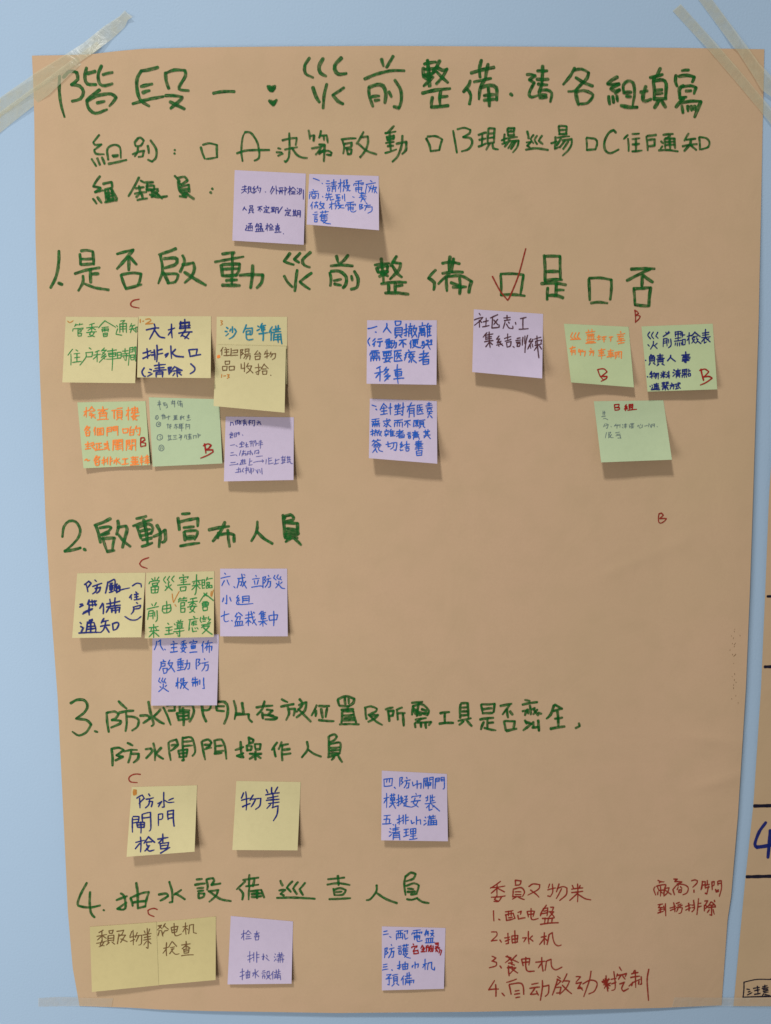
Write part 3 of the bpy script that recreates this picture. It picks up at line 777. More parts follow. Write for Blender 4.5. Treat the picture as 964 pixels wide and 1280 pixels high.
n.line('blue', 1.3, NA, '''510,168 516,175;490,185 540,178;505,180 508,188;525,178 520,186;492,195 490,222;492,195 542,190 540,222;505,200 500,208;522,198 530,206;508,212 508,220;508,210 524,210 522,220 508,220;565,208 568,212
590,190 584,205;588,200 618,195;602,188 602,212;582,215 622,210;598,215 590,232;608,212 610,230 630,225;640,200 665,198;650,200 645,212 662,212;645,220 668,216;655,212 655,232;640,235 668,228;680,205 680,222;692,195 694,235;738,210 748,215
785,195 815,190;780,205 812,200;790,185 790,210;775,215 818,210;795,215 785,240;790,225 815,222;800,218 812,240''')
n.line('blue', 1.3, NA, '''510,240 496,265;505,255 505,282;520,245 540,242;530,238 528,258;520,262 522,275;520,262 538,260 536,275;555,238 548,255;550,250 575,248 562,275 545,280;552,258 575,278
605,255 632,250;618,238 618,282;616,260 604,275;640,240 636,252 644,252;660,238 655,250 664,250;636,262 685,258;650,240 664,270 690,275;645,265 638,282;672,262 655,280
705,245 745,240;698,258 698,266;700,255 755,252 752,262;725,245 725,270;708,262 715,264;738,258 744,260;712,275 714,290;712,272 742,270 740,288;714,281 740,279;726,265 728,292 745,298 758,290
778,255 780,285;778,255 795,255 785,268 798,272 785,280;815,245 822,252;805,262 840,258;820,262 808,290;818,270 850,268 848,292 825,305''')
n.line('blue', 1.3, NA, '520,300 535,298;510,312 540,310;518,322 535,320;518,332 535,330;520,340 520,355;520,340 536,340 534,354 520,355;552,300 600,295;565,292 565,305;582,290 582,303;562,308 550,325;558,318 558,345;558,315 595,312;560,325 592,322;575,312 575,340;558,335 595,332;555,345 592,343 570,362;560,348 585,362 612,366')

NB = (60, 380, 6.025)
n = Note('yellow note with two lines of green pen above bare paper, leftmost under heading 1', 'yellow', [(82.4, 395.8), (172.9, 396.6), (169, 479), (78, 478)], (13*mm, 12*mm))
n.line('amber', 1.4, NB, '148,128 165,140 190,125', 'small amber stroke in the corner', 'corner_number')
n.line('leaf', 1.3, NB, '''210,150 200,170;205,160 225,155;240,145 232,160;236,155 262,150;190,185 185,205;195,185 265,180 258,192;225,195 225,240;225,195 250,193 248,208 226,212;226,222 252,220 250,240 226,242
350,145 310,158;290,180 375,172;330,155 330,205;330,180 300,200;332,180 360,195;290,215 365,208;325,205 312,230 350,245;350,210 330,240 300,245
430,125 380,180;430,128 510,175;405,178 455,172;405,190 410,212;405,190 455,186 452,208;428,180 428,210;410,202 452,198;415,222 418,245;415,222 448,218 445,242 418,246;418,233 446,230
545,128 580,122;575,128 560,140;540,150 540,215;540,150 590,145 590,215;565,150 565,210;540,170 590,166;540,190 590,186;515,160 525,172;525,185 512,225;512,228 555,235
630,145 615,175;620,165 655,158;612,190 660,182;638,165 620,215;640,190 655,205;660,175 662,215;660,175 675,172 672,210''')
n.line('leaf', 1.3, NB, '''185,340 150,385;172,375 172,460;210,345 225,355;195,375 240,370;218,375 218,435;200,405 240,400;185,440 250,432;310,330 325,340;285,365 285,400 240,460;285,365 335,360 330,395 288,398
385,350 355,362;340,385 395,378;370,360 370,435;368,390 340,415;425,330 400,355;405,350 440,345 405,385;410,365 425,372;435,375 400,405;405,395 440,390 385,440;415,405 430,415
445,355 515,345;455,372 460,395;455,370 510,365 508,390;458,382 508,378;460,396 508,392;440,415 540,405;485,335 482,500;522,365 525,410;522,365 550,362 548,408;525,385 548,383;525,408 548,406;560,355 605,350;580,335 580,370;555,375 610,370;555,392 605,388;590,370 588,425 575,418;568,400 575,408
615,330 605,462;615,330 640,325 636,360 615,362;615,345 638,342;650,325 648,360;650,325 662,322 660,430;620,385 625,420;622,385 650,382 648,418 625,420;624,402 648,400''')

n = Note('yellow note with thick navy marker writing that ends in brackets', 'yellow', [(173.4, 395.3), (264, 395.3), (263.5, 472.6), (171.5, 471.8)], (13*mm, 15*mm))
n.line('amber', 1.6, NB, '695,115 695,140;712,130 722,128;735,115 768,112 775,125 735,150;735,150 790,145', 'amber 1-2 in the corner', 'corner_number')
n.line('navy', 2.1, NB, '''740,195 800,182 835,180;800,150 805,185 765,265;805,200 840,245 880,255;905,195 955,180;930,150 935,255;930,200 905,235
990,150 1060,140;995,165 1070,160;1000,130 990,185;1030,115 1035,200;995,140 1000,185;995,140 1065,135 1060,180;990,185 1070,178;1030,200 1000,245;985,220 1085,210;1065,215 1030,260;1005,235 1060,262''')
n.line('navy', 2.1, NB, '715,370 775,350;745,335 750,410;715,410 775,380;800,345 805,420;775,365 800,362;780,385 802,382;820,310 818,435;825,350 860,340;825,378 865,370;925,315 930,410;880,385 905,370 885,400;960,340 935,365;935,370 965,392 1020,398;1060,345 1070,395;1062,345 1125,340 1115,385;1070,395 1150,380')
n.line('navy', 2.0, NB, '''725,480 708,510 720,540 735,545;765,490 780,495;755,515 775,518;750,545 785,525;800,465 885,455;835,440 840,500;805,485 875,478;795,505 890,495;815,515 815,550;815,515 865,510 862,550;818,528 862,525
905,480 912,530;905,480 930,475 915,500 935,505 915,520;955,470 930,500;960,475 1010,500;945,505 995,500;970,490 975,548;955,520 940,540;985,520 1005,535;970,515 1000,512;1075,450 1105,480 1100,505 1070,525''')

NC = (220, 380, 6.025)
n = Note('yellow note with teal writing, half covered by another yellow note', 'yellow', [(271, 395.8), (359, 396), (359, 480.4), (269.8, 480)], (1.0*mm, 2.2*mm))
n.line('amber', 1.2, NC, '335,125 352,128 340,140;340,140 352,150 335,160', 'small amber 3 in the corner', 'corner_number')
n.line('teal', 2.0, NC, '''380,175 392,185;370,205 385,208;375,240 395,222;425,170 425,215;440,185 450,200;412,188 405,205;455,205 430,245 400,262;530,155 505,215;520,185 575,180 572,225 555,232;530,205 560,200 558,225 530,230;528,205 530,255 545,270 580,265
615,165 625,172;610,200 630,190;650,145 635,180;645,165 645,205;645,165 675,160;645,180 670,178;645,195 672,192;660,160 660,200;625,225 690,215;655,205 655,275
725,170 700,215;715,200 715,275;730,195 785,185;750,165 750,210;770,160 768,205;725,215 790,208;740,220 735,275;745,230 790,225 798,300;745,250 790,245;745,268 790,265;768,228 770,290''')

n = Note('yellow note with thin brown writing, stuck over the lower half of the teal-written note', 'yellow', [(270.3, 431), (357.6, 433), (355.8, 515.8), (267, 507.5)], (9*mm, 12*mm), base=2.6*mm)
n.line('brown', 1.25, NC, '''355,325 335,355;345,345 345,385;370,328 380,334;362,345 400,342;380,345 380,385;365,362 398,360;360,388 408,385;415,335 412,388;425,350 465,345 462,365 425,368;412,388 465,385
485,345 485,410;485,345 505,342 492,365;492,365 508,370 490,385;520,340 522,370;520,340 550,338 548,368;522,355 548,353;515,380 560,375;525,385 510,410;525,392 560,388 555,420;540,392 525,415
615,350 590,380 635,375;625,362 640,382;595,395 598,420;595,395 635,390 632,415 598,420;675,355 665,380;670,375 700,370;685,345 685,410;668,400 700,388;715,360 705,385;712,375 750,372 745,405 725,418;728,375 712,400''')
n.line('brown', 1.25, NC, '''370,430 372,455;370,430 405,428 402,452 372,455;350,470 352,500;350,470 385,468 382,498 352,500;400,470 402,498;400,470 440,468 438,495 402,498;490,450 490,485 520,480;515,440 515,510;545,445 530,475;535,470 570,465 555,500 530,520;540,480 580,520
595,480 640,475;620,450 622,530 605,525;600,515 635,498;665,450 640,490;665,455 695,485;650,490 680,488;650,505 655,530;652,505 685,502 682,528 655,530;712,535 716,538''')
n.line('amber', 1.2, NC, '345,530 342,555;358,542 375,540;385,530 402,532 390,542;390,542 402,550 385,560', 'small amber 1-3', 'corner_number')
n.line('orange', 1.5, NC, '314,390 326,386 330,400 314,406 311,394;318,396 324,398', 'round orange blot on the left edge', 'ink_blot')

ND = (60, 490, 6.025)
n = Note('light green note crammed with four lines of orange marker and a dark red B', 'green', [(96.8, 503), (182, 501.3), (187.8, 581.3), (104.5, 585.4)], (4*mm, 3*mm))
n.line('orange', 1.7, ND, '''270,150 310,140;288,115 288,190;285,155 270,180;330,110 305,140;330,115 355,140;315,145 350,142;310,160 330,158;310,175 355,170;330,165 325,195;340,180 355,195;375,135 450,128;412,110 412,160;410,140 380,160;415,140 445,158;390,165 390,200;390,165 440,162 438,200;392,182 438,180;370,210 455,205
480,140 515,135;498,138 498,200;520,125 560,120;520,140 522,190;520,140 555,138 555,188;522,155 555,153;522,170 555,168;520,190 558,188;530,195 515,210;545,192 558,208;590,140 620,135;605,115 605,210;602,150 588,180;630,125 675,120;632,140 675,135;632,125 634,155;675,120 672,152;625,158 685,152;652,110 652,170;625,185 685,178;645,165 635,195 670,210;668,180 640,212''')
n.line('orange', 1.7, ND, '''295,255 275,290;290,268 315,265 280,305;285,275 318,300;285,310 288,330;285,310 312,306 310,328 288,330;355,265 345,295;352,285 352,325;370,275 370,325;370,275 415,270 415,322;380,290 405,288;392,282 392,305;382,305 384,315 404,312;382,304 402,302;370,325 415,320
445,270 445,330;445,270 480,265 478,295 445,298;445,283 478,280;490,265 490,292;490,262 525,258 525,325;492,275 522,272;492,290 522,286;562,278 566,308;562,278 602,275 598,305 566,308;625,260 615,280;615,285 615,325;615,285 645,282 643,322 615,325;615,303 643,302;665,255 655,280;660,275 692,270 688,325 675,320;665,290 672,300''')
n.line('orange', 1.7, ND, '''280,395 320,388;300,375 300,430;285,410 320,405;280,430 320,425;325,385 340,380 345,400;325,400 350,398;330,410 355,432;360,390 400,385;382,388 382,432;382,410 402,408;365,405 365,435;355,438 410,432;420,390 450,385;425,400 445,398 442,415 425,418;418,432 452,422;445,370 455,430 462,435
490,365 488,440;490,365 520,362 518,390 490,392;530,362 530,388;530,360 560,358 562,440;490,378 518,376;530,374 558,372;505,400 550,395;505,415 550,410;525,390 525,435;510,430 550,425;590,365 588,440;590,365 615,362 613,390 590,392;630,362 630,388;630,360 660,358 660,440;590,378 613,376;630,374 658,372;605,405 650,400;632,395 630,435 618,430;628,410 608,430''')
n.line('orange', 1.7, ND, '''275,515 290,505 300,518 315,512;365,480 345,515;360,490 390,488 350,525;355,498 390,520;355,530 360,552;355,530 385,525 382,550 360,552;405,515 435,510;420,490 420,550;405,535 435,525;450,490 450,545;440,505 450,504;440,520 450,518;470,488 468,550;470,505 482,502;470,522 485,518
515,495 515,545;495,515 508,512 495,535;535,502 518,515;518,518 545,540;560,505 600,500;580,503 580,540;555,545 605,538;625,495 680,490;640,485 640,510;630,510 675,505;625,525 680,520;655,490 655,550;635,535 675,530;620,550 685,545
690,500 720,495;705,480 705,550;695,515 715,512;690,530 720,525;730,490 760,485;745,475 745,520;730,505 760,502;728,520 765,515;730,535 765,530;750,520 750,545''')
n.line('crimson', 1.7, ND, '700,345 698,410;700,345 725,345 730,360 703,378;703,378 735,385 735,405 698,412', 'dark red letter B at the right edge', 'letter_mark')

n = Note('mint note with faint pencil lines and a big red B in its corner', 'mint', [(186.1, 496.6), (274, 499), (278, 579.3), (191, 583.3)], (4*mm, 3*mm))
NS = (186, 495, 10.711)
for t in ('120,85 160,80;125,105 160,100;140,60 140,110 155,185;115,120 165,112;190,95 230,90;205,85 200,125;200,115 240,105 250,150 230,160;205,130 235,125;300,80 350,72;320,55 310,100;345,60 345,150;300,105 355,98;395,60 380,100;390,85 395,130;405,75 445,70;420,60 420,95;410,100 445,95 450,150;425,105 430,145;405,120 440,115',
 '95,265 85,300 110,315 130,290 120,260 95,265;105,275 108,300;165,265 215,258;180,245 185,310;200,240 205,305;215,260 225,300;235,285 285,270;265,260 260,315;330,265 380,258;335,285 380,280;345,260 345,315;365,260 365,315;325,320 390,310;340,300 375,295;425,270 420,315;440,260 430,320;445,290 475,270;455,270 470,310;510,270 550,262;530,250 530,300;515,290 550,285;505,325 560,315',
 '110,355 100,390 125,410 155,395 160,360 130,345 110,355;125,370 145,365;120,385 145,380;240,385 265,380;255,370 255,435;275,390 300,380;285,375 285,440;270,420 305,400;340,390 385,380;360,375 365,440;345,410 335,430;370,405 390,425;405,375 460,370;410,395 455,390;415,410 455,408;410,430 465,425;435,375 440,470;410,375 405,430;490,385 520,380;500,370 495,445;525,385 545,380 545,440;510,410 535,405',
 '120,525 110,570 140,590 180,570 180,530 150,515 120,525;145,540 165,535;150,565 165,560;255,535 300,530;265,520 270,580;285,525 290,585;255,590 310,580;325,530 370,525;335,550 365,548;325,580 380,572;405,515 440,530 410,555;420,540 440,535 425,590;400,560 440,555;485,520 475,560;500,520 505,575;520,520 570,512;525,540 565,535;530,555 570,550;520,580 575,570;545,505 545,575;595,530 600,570;595,530 635,525 630,565;655,500 660,560;660,515 690,520 665,540',
 '140,670 135,715 165,735 200,715 195,670 165,655 140,670;155,680 180,675;160,690 155,715;180,690 178,710'):
    n.line('pencil', 0.95, NS, t)
NE = (220, 500, 6.025)
n.line('crimson', 2.1, NE, '215,330 225,400;205,345 240,330 265,340 245,365 220,375;225,375 275,375 280,390 240,415 185,438', 'big red letter B', 'letter_mark')

n = Note('lilac note with six thin violet pen lines, just below the brown-written yellow note', 'lilac', [(282.2, 520.7), (367.4, 521.6), (367, 600), (280, 601.7)], (9*mm, 10*mm))
NT = (280, 518, 10.711)
for ink_, t in (('pen', '90,100 85,150;95,110 115,105 130,145;155,85 160,140;160,85 190,75 175,105;175,105 195,115 170,130;205,78 210,140;200,95 235,85;220,90 225,130;250,85 290,75;255,100 300,92;270,70 265,150;255,120 300,112;280,115 260,150;285,110 305,145;330,90 370,80;345,75 340,145;325,115 365,105;380,85 378,130;380,85 410,80 405,155 390,150;450,85 470,95;440,110 490,100;460,110 445,140;475,108 495,140'),
 ('violet', '70,275 125,260;95,235 90,310;85,290 80,315 120,310;110,245 120,290;80,260 110,285;140,250 140,305;140,250 165,245 165,295 140,302;140,275 165,270;175,255 200,235;190,240 195,275;205,240 205,270;245,270 255,285'),
 ('violet', '85,415 145,405;160,415 180,430;240,365 205,400;240,365 275,385;215,400 265,395;235,385 235,435;205,440 260,430;300,375 300,435;280,410 320,405;290,435 330,430;340,365 375,355;350,390 380,380;360,355 360,430;385,360 390,430;385,360 425,350 405,385;430,365 425,420;435,395 475,380;470,360 505,355;465,385 515,375;460,410 520,400;490,345 485,455'),
 ('violet', '90,515 130,508;85,550 150,540;160,540 175,555;225,480 205,550;245,500 290,490;260,480 255,545;245,520 240,555;250,525 290,520 285,550;310,500 345,495;300,530 340,525;320,510 305,550;355,480 350,540;365,500 380,540 385,520;410,490 460,475 470,510 430,520;415,490 410,530;430,565 515,555;455,515 465,530'),
 ('violet', '90,645 150,640;75,680 190,668;175,655 190,665;240,610 210,675;225,615 290,610;250,600 245,660;275,600 280,665;215,670 295,655;240,640 290,632;345,590 335,675;345,630 375,620;330,680 380,670;390,645 440,630 530,622;510,605 530,622 515,640;565,600 560,665;595,580 600,660;600,590 640,580;605,620 640,612;595,665 660,650;690,595 690,660;690,620 740,600;670,665 730,650;765,580 810,570;785,555 785,660;770,610 815,600;820,560 800,640;795,620 825,610;765,655 820,640;840,580 890,570;850,560 855,650;845,610 895,600;870,560 890,650;840,640 890,630;890,650 920,660'),
 ('violet', '165,740 215,730;195,710 190,780;150,778 225,768;215,720 225,775;260,720 240,760 265,770;280,725 330,715;300,700 295,795;285,750 330,740;320,720 340,780;355,715 350,780;370,720 365,795;385,720 400,735 385,770;425,740 450,790;455,735 450,785;475,735 485,780;505,720 510,800')):
    n.line(ink_, 1.0, NT, t)

NF = (440, 385, 6.025)
n = Note('lilac note with four blue lines, upper of the two stacked in the middle', 'lilac', [(459, 400.3), (546.2, 400.3), (545.7, 481), (458.3, 479.6)], (13*mm, 13*mm))
n.line('blue', 1.75, NF, '''120,155 150,150 188,138;175,180 183,183;262,115 262,140 235,182;262,145 295,188;325,100 330,130;325,98 370,100 362,125 330,132;325,150 325,205;325,150 378,146 375,205;330,168 370,165;330,185 370,182;328,203 372,200;340,208 325,225;360,208 375,222
390,165 420,155;408,120 408,210 395,205;390,190 418,178;425,140 455,135;440,115 435,150;430,155 428,215;430,155 450,152 450,210;432,172 450,170;432,190 450,188;470,130 460,160;465,155 488,150 475,190 450,225;462,170 490,220
505,140 555,130;530,110 530,130;510,160 545,150;512,150 512,175 548,172;545,148 548,172;520,150 540,168;540,150 520,168;505,185 500,225;505,188 550,182 548,215;525,175 520,205 545,200;575,115 560,145;570,140 570,220;570,140 600,135;570,160 592,156;570,182 592,178;570,210 598,205;585,130 585,210''')
n.line('blue', 1.75, NF, '''135,225 120,250 135,285;175,230 155,250;178,250 155,275;168,265 165,290;195,235 225,230;190,255 230,250;212,255 210,290 200,285;285,232 255,242;250,255 310,245;260,265 262,280;260,262 300,258 298,276;262,270 298,267;280,238 280,300;260,288 300,284;255,302 305,295;305,265 335,260 330,295 320,300;320,245 318,275 298,305
355,245 410,235;385,242 355,280;382,255 385,295;390,262 408,275;445,245 435,270;442,260 442,300;455,240 500,235;460,252 462,275;460,250 495,248 492,272;462,262 492,260;478,238 475,280 455,300;460,278 495,295 520,298
530,250 530,280;540,250 545,275;530,262 545,260;560,245 575,242 570,270 555,272;590,242 600,240 595,275;580,255 598,252;520,285 605,275;545,290 530,305;575,285 590,312''')
n.line('blue', 1.75, NF, '''145,325 200,320;138,340 135,355;140,338 205,333 202,345;172,322 172,360;150,345 160,347;150,355 160,357;182,342 192,344;182,352 192,354;140,368 208,362;170,365 165,375;142,378 142,400;142,378 208,374 206,395;162,378 162,398;185,376 185,396
230,330 300,322;238,340 240,362;238,340 295,335 292,358;258,328 258,360;275,328 275,358;240,362 292,358;230,380 305,372;262,362 250,395 290,405;288,375 270,400 240,408;318,325 370,318;320,325 318,400;318,400 378,395;345,332 335,350;340,345 368,340;330,362 372,358;352,345 350,362 335,385;355,365 370,385
425,315 432,325;405,338 475,328;412,338 395,395;400,350 406,360;395,375 408,368;425,350 470,345;445,335 425,370;448,348 472,368;435,370 438,385;435,370 460,368 458,382 438,385;447,388 447,410;435,395 428,408;460,392 485,412
510,350 565,340;540,320 538,365;505,372 580,362;575,335 530,385 505,398;535,390 535,425;535,390 578,385 576,420 536,425;537,405 576,402''')
n.line('blue', 1.75, NF, '215,440 185,455;170,492 235,478;210,455 210,550;208,490 180,525;260,445 240,475;250,465 275,460 240,500;252,478 265,488;275,495 245,520;255,515 288,508 245,550;262,525 272,535;318,470 370,460;325,485 328,510;325,482 375,478 372,505;328,497 372,494;328,512 374,508;315,535 390,528;342,425 348,568')

NG = (440, 490, 6.025)
n = Note('lilac note with four dense blue lines, lower of the two stacked in the middle', 'lilac', [(462.4, 498.3), (546.2, 501.3), (546.7, 579.6), (461.2, 572.7)], (15*mm, 14*mm))
n.line('blue', 1.42, NG, '''150,98 182,108;180,128 188,135;240,85 212,135;240,90 265,115;225,125 258,120;240,110 240,165;220,145 262,140;215,170 268,162;275,120 302,115;290,85 290,170
330,95 330,130;350,85 350,125;320,105 365,98;325,115 362,110;320,130 368,125;345,125 342,170;325,150 365,145;320,172 368,160;370,120 395,112;385,80 382,175 370,170;372,140 378,150
415,110 475,98;448,80 415,150;432,125 430,190;432,125 468,120 468,185;434,142 466,140;434,160 466,158;490,100 530,95;492,100 490,165;490,168 538,162;510,105 500,120;505,118 530,114;498,135 535,130;515,118 512,135 500,152;518,138 532,152
555,105 605,98;580,78 580,105;565,90 598,85;560,120 605,114;568,130 570,145;568,130 598,126 595,142;565,150 608,146;585,145 580,175;570,165 600,160;575,180 570,195;590,178 605,195''')
n.line('blue', 1.42, NG, '''150,208 205,200;148,222 205,215;175,205 178,235;155,228 165,230;190,222 200,225;150,240 210,234;155,248 155,262;155,248 205,244 205,262;172,248 172,262;188,246 188,262;235,220 290,212;262,200 262,262 250,258;240,232 252,240;255,242 238,258;280,222 268,238;268,240 295,262;278,205 285,210
318,215 380,208;350,212 342,228;322,232 320,262;322,230 380,226 378,265;340,230 340,258;358,228 358,258;395,220 440,212;420,216 395,250;418,228 420,268;424,235 440,248
465,215 500,210;468,215 462,262;480,222 482,240;480,222 498,220 496,238 482,240;482,230 496,229;488,240 488,262;478,250 472,260;496,248 502,258;505,215 550,208;510,225 512,255;510,225 540,222 540,252;512,235 540,233;512,245 540,243;518,258 505,272;535,256 550,268''')
n.line('blue', 1.42, NG, '''140,300 165,292;152,280 155,330;142,320 165,310;170,295 190,290;178,282 178,300;172,305 172,330;172,305 190,302 190,328;205,285 195,305;200,300 222,296 205,328;200,310 222,332;245,295 275,290;258,280 260,295;248,300 250,318 272,315;272,298 272,315;245,325 275,320;262,318 255,335
295,280 282,300;290,298 290,332;290,298 320,294;290,310 315,307;290,322 315,318;290,332 325,328;304,290 304,330;335,300 380,294;358,282 358,312;330,315 390,308;385,290 350,325 335,335;352,325 354,345;352,325 395,320 392,342 354,345;355,335 393,332
420,305 440,302;415,318 445,314;422,328 440,326;425,335 427,348;425,335 442,333 440,346 427,348;455,305 500,300;475,290 475,320;460,315 495,311;455,325 505,320;465,330 463,355;465,330 498,327 508,355;467,340 496,338
540,300 585,294;552,285 555,325;572,282 572,322;555,305 572,303;555,315 572,313;540,330 590,322;555,330 542,345;572,328 592,352''')
n.line('blue', 1.42, NG, '''165,360 150,375;160,370 178,368;195,355 185,370;190,365 215,362;180,372 150,405;182,375 220,400;170,395 200,392;165,405 168,418;165,405 182,403 180,416;192,404 194,416;192,402 210,400 208,414;180,420 155,455;200,418 205,440 232,448;178,432 190,455
255,395 290,388;270,375 272,412 290,408;295,385 338,380 330,440 315,435;315,385 310,415 290,430;375,375 362,395 380,392 362,415;390,400 365,420;362,430 365,440 385,436;395,398 435,392;412,370 412,412;398,415 432,410;405,425 408,445;405,425 430,422 428,442 408,445
480,375 525,370;480,385 522,382;475,395 535,390;482,405 525,400;502,362 502,435;478,418 530,412;475,430 535,425;485,445 488,478;485,445 528,440 526,475 488,478;488,460 526,457''')

NH = (560, 370, 6.025)
n = Note('lilac note with two lines of plum pen, below the ticked box', 'lilac', [(592.4, 386.6), (679, 392.4), (677.8, 473), (590.4, 465)], (10*mm, 14*mm), curl=(0, 4*mm))
n.line('plum', 1.6, NH, '''235,130 245,145;198,180 265,160;260,165 200,220;235,180 238,235;240,185 255,200;265,195 305,185;288,165 285,225;260,232 310,222;320,165 375,140;335,160 330,240;345,180 375,215;375,175 345,215;330,240 385,235;385,235 385,215
420,165 470,160;445,145 445,180;425,185 470,178;430,195 415,245;440,210 460,240 490,245;455,195 462,205;490,240 488,225;508,198 512,215;545,170 590,160;565,170 565,245;535,250 605,245''')
n.line('plum', 1.6, NH, '''295,275 265,310;285,295 285,330;285,295 340,285;290,310 330,305;290,325 330,318;310,270 310,325;275,345 340,335;312,330 318,388;310,350 285,382;320,350 335,365;385,300 365,325 390,322 370,350;400,340 372,355;378,365 385,380;365,370 410,360;380,340 415,375
425,320 475,305;450,285 450,330;430,340 475,325;440,350 445,385;440,350 475,342 470,375 445,385;490,380 500,388;520,320 545,315;510,335 550,330;515,350 545,345;525,355 520,380;520,360 545,355 540,378 522,380;565,310 560,370;580,300 578,360;600,295 580,425
625,320 610,345 640,340;640,325 605,385;615,365 600,400;620,370 625,395;635,360 640,385;650,325 700,310;670,300 685,465;660,340 662,365;660,340 705,330 700,355;655,372 705,360;680,370 650,410;690,375 705,400''')

NI = (690, 380, 6.025)
n = Note('light green note with two orange lines and a red B below them', 'green', [(705, 404.6), (785.8, 408.5), (792.6, 484.2), (714, 478)], (8*mm, 8*mm), curl=(6*mm, 0))
n.line('orange', 1.5, NI, '''155,215 140,245 160,262;180,215 165,245 185,262;205,215 190,245 208,262;140,268 215,264;255,215 325,205;275,195 275,215;300,190 302,212;262,230 320,225;270,240 270,265;270,240 315,236 312,262;285,240 285,262;300,238 300,262;258,272 330,265;265,285 320,280;255,295 330,290
340,250 365,245;352,235 352,268;342,270 368,262;375,250 410,245;392,248 392,285;380,265 405,262;430,250 460,245;445,245 442,280;515,205 520,215;490,230 550,222;495,245 540,240;515,240 500,262;500,265 540,258;520,255 520,285;500,298 545,290;490,280 550,272''')
n.line('orange', 1.5, NI, '''135,335 175,325;155,318 140,360;150,350 150,385;150,350 175,346 175,380;152,362 172,360;205,340 200,355;200,360 225,355;215,345 215,385;230,345 225,360;228,358 250,355 245,390;290,335 298,342;280,355 315,350;295,355 285,385;293,365 315,362 310,390
350,350 400,340;355,362 390,358;355,375 392,370;372,335 374,412;350,390 402,382;420,355 465,348;425,370 460,366;425,382 462,378;442,340 444,405;415,398 468,390;475,365 478,410;475,365 525,358 522,410;490,370 488,400;505,368 505,400;500,358 500,380''')
n.line('crimson', 1.8, NI, '345,495 362,540 388,572;342,495 370,488 395,490 415,510 375,543;375,545 415,545 410,560 370,582', 'red letter B', 'letter_mark')

NJ = (780, 380, 6.025)
n = Note('light green note with a navy checklist and a big red B at lower right', 'green', [(802, 408), (891, 404.6), (896.7, 486.7), (809.5, 489.5)], (8*mm, 7*mm))
n.line('navy', 1.6, NJ, '''195,210 180,235 200,262;222,210 208,238 225,262;255,212 240,240 258,258;180,305 192,318;222,280 220,305 200,340;225,310 250,335;250,295 235,310;315,212 322,225;340,205 325,225;295,245 345,215;298,262 295,320;298,262 325,258 325,315;300,280 322,277;300,295 322,292;335,265 337,295;352,262 355,310 335,330
385,210 388,245;385,210 430,205 428,240;388,228 428,224;408,205 408,280;385,260 432,254;380,280 438,272;388,292 385,312;402,292 402,315;418,292 420,315;432,290 436,310;440,210 440,250;440,235 460,232;442,265 444,310;442,268 462,265 460,305 444,308
475,245 510,235;492,215 492,300;490,250 475,275;535,210 508,240;535,215 575,245;520,245 555,240;515,255 518,270 535,268;515,255 535,254;548,254 550,268 562,265;525,275 510,295;525,282 540,295;555,272 545,292;555,280 580,298
590,220 640,212;592,235 640,228;585,252 650,245;615,190 615,252;610,255 585,285;605,262 605,295 622,285;615,255 650,285;640,260 625,270''')
n.line('navy', 1.7, NJ, '''162,423 166,426;205,380 190,400;200,390 225,388 215,400;192,402 195,440;192,402 232,398 230,438;195,415 230,412;195,428 230,425;200,442 188,460;220,442 235,455;250,390 295,385;255,402 292,398;245,415 305,408;272,375 272,415;255,422 256,450;255,422 295,418 293,448;258,435 293,432;262,452 248,465;285,450 305,460
352,385 350,400 328,428;352,402 388,432;435,385 495,378;445,395 490,390;440,405 500,400;465,360 468,440 455,435;440,418 498,412;438,430 492,425''')
n.line('navy', 1.6, NJ, '''176,545 180,550;205,510 195,530;195,530 220,525;208,505 210,560;195,550 220,540;228,515 222,530;225,525 262,520 258,565;240,525 228,550;250,525 238,560;280,515 288,525;310,510 300,525;275,535 318,528;295,505 297,555;295,535 278,555;298,540 312,550;325,515 332,522;322,530 330,537;318,552 345,540;338,505 340,558
375,495 382,500;368,515 378,518;368,545 382,530;390,505 425,498;407,488 407,520;392,515 422,511;385,526 430,520;395,532 394,555;395,532 420,530 420,552;397,542 419,540;440,495 442,518;440,495 475,490 473,515;442,507 473,504;458,492 458,535;440,525 475,520;435,538 480,532;440,545 438,552;455,545 456,552;470,543 472,550;488,490 488,515;488,505 502,503;485,525 487,545 502,540;485,525 500,522 502,540''')
n.line('navy', 1.6, NJ, '''195,618 200,622;225,605 262,600;230,615 232,632;230,615 260,612 258,628;232,624 258,620;222,640 266,632;245,595 245,645;210,610 216,615;216,625 208,640;205,645 270,645;285,595 310,590;288,605 308,602;298,588 298,612;318,590 335,588;318,600 338,598;325,592 320,612;285,618 335,612;310,612 300,625 322,622;290,632 330,628;310,625 312,648;295,638 288,646;325,635 335,645
358,595 364,602;345,612 378,606;360,610 348,640;360,618 378,616 372,640;385,605 425,600;390,618 408,615;398,615 398,635;388,640 410,634;408,590 415,625 428,635;418,592 424,597''')
n.line('crimson', 1.9, NJ, '580,490 588,530 600,575;570,500 610,490 640,510 605,545;600,548 640,545 665,558 620,590 575,610', 'big red letter B', 'letter_mark')

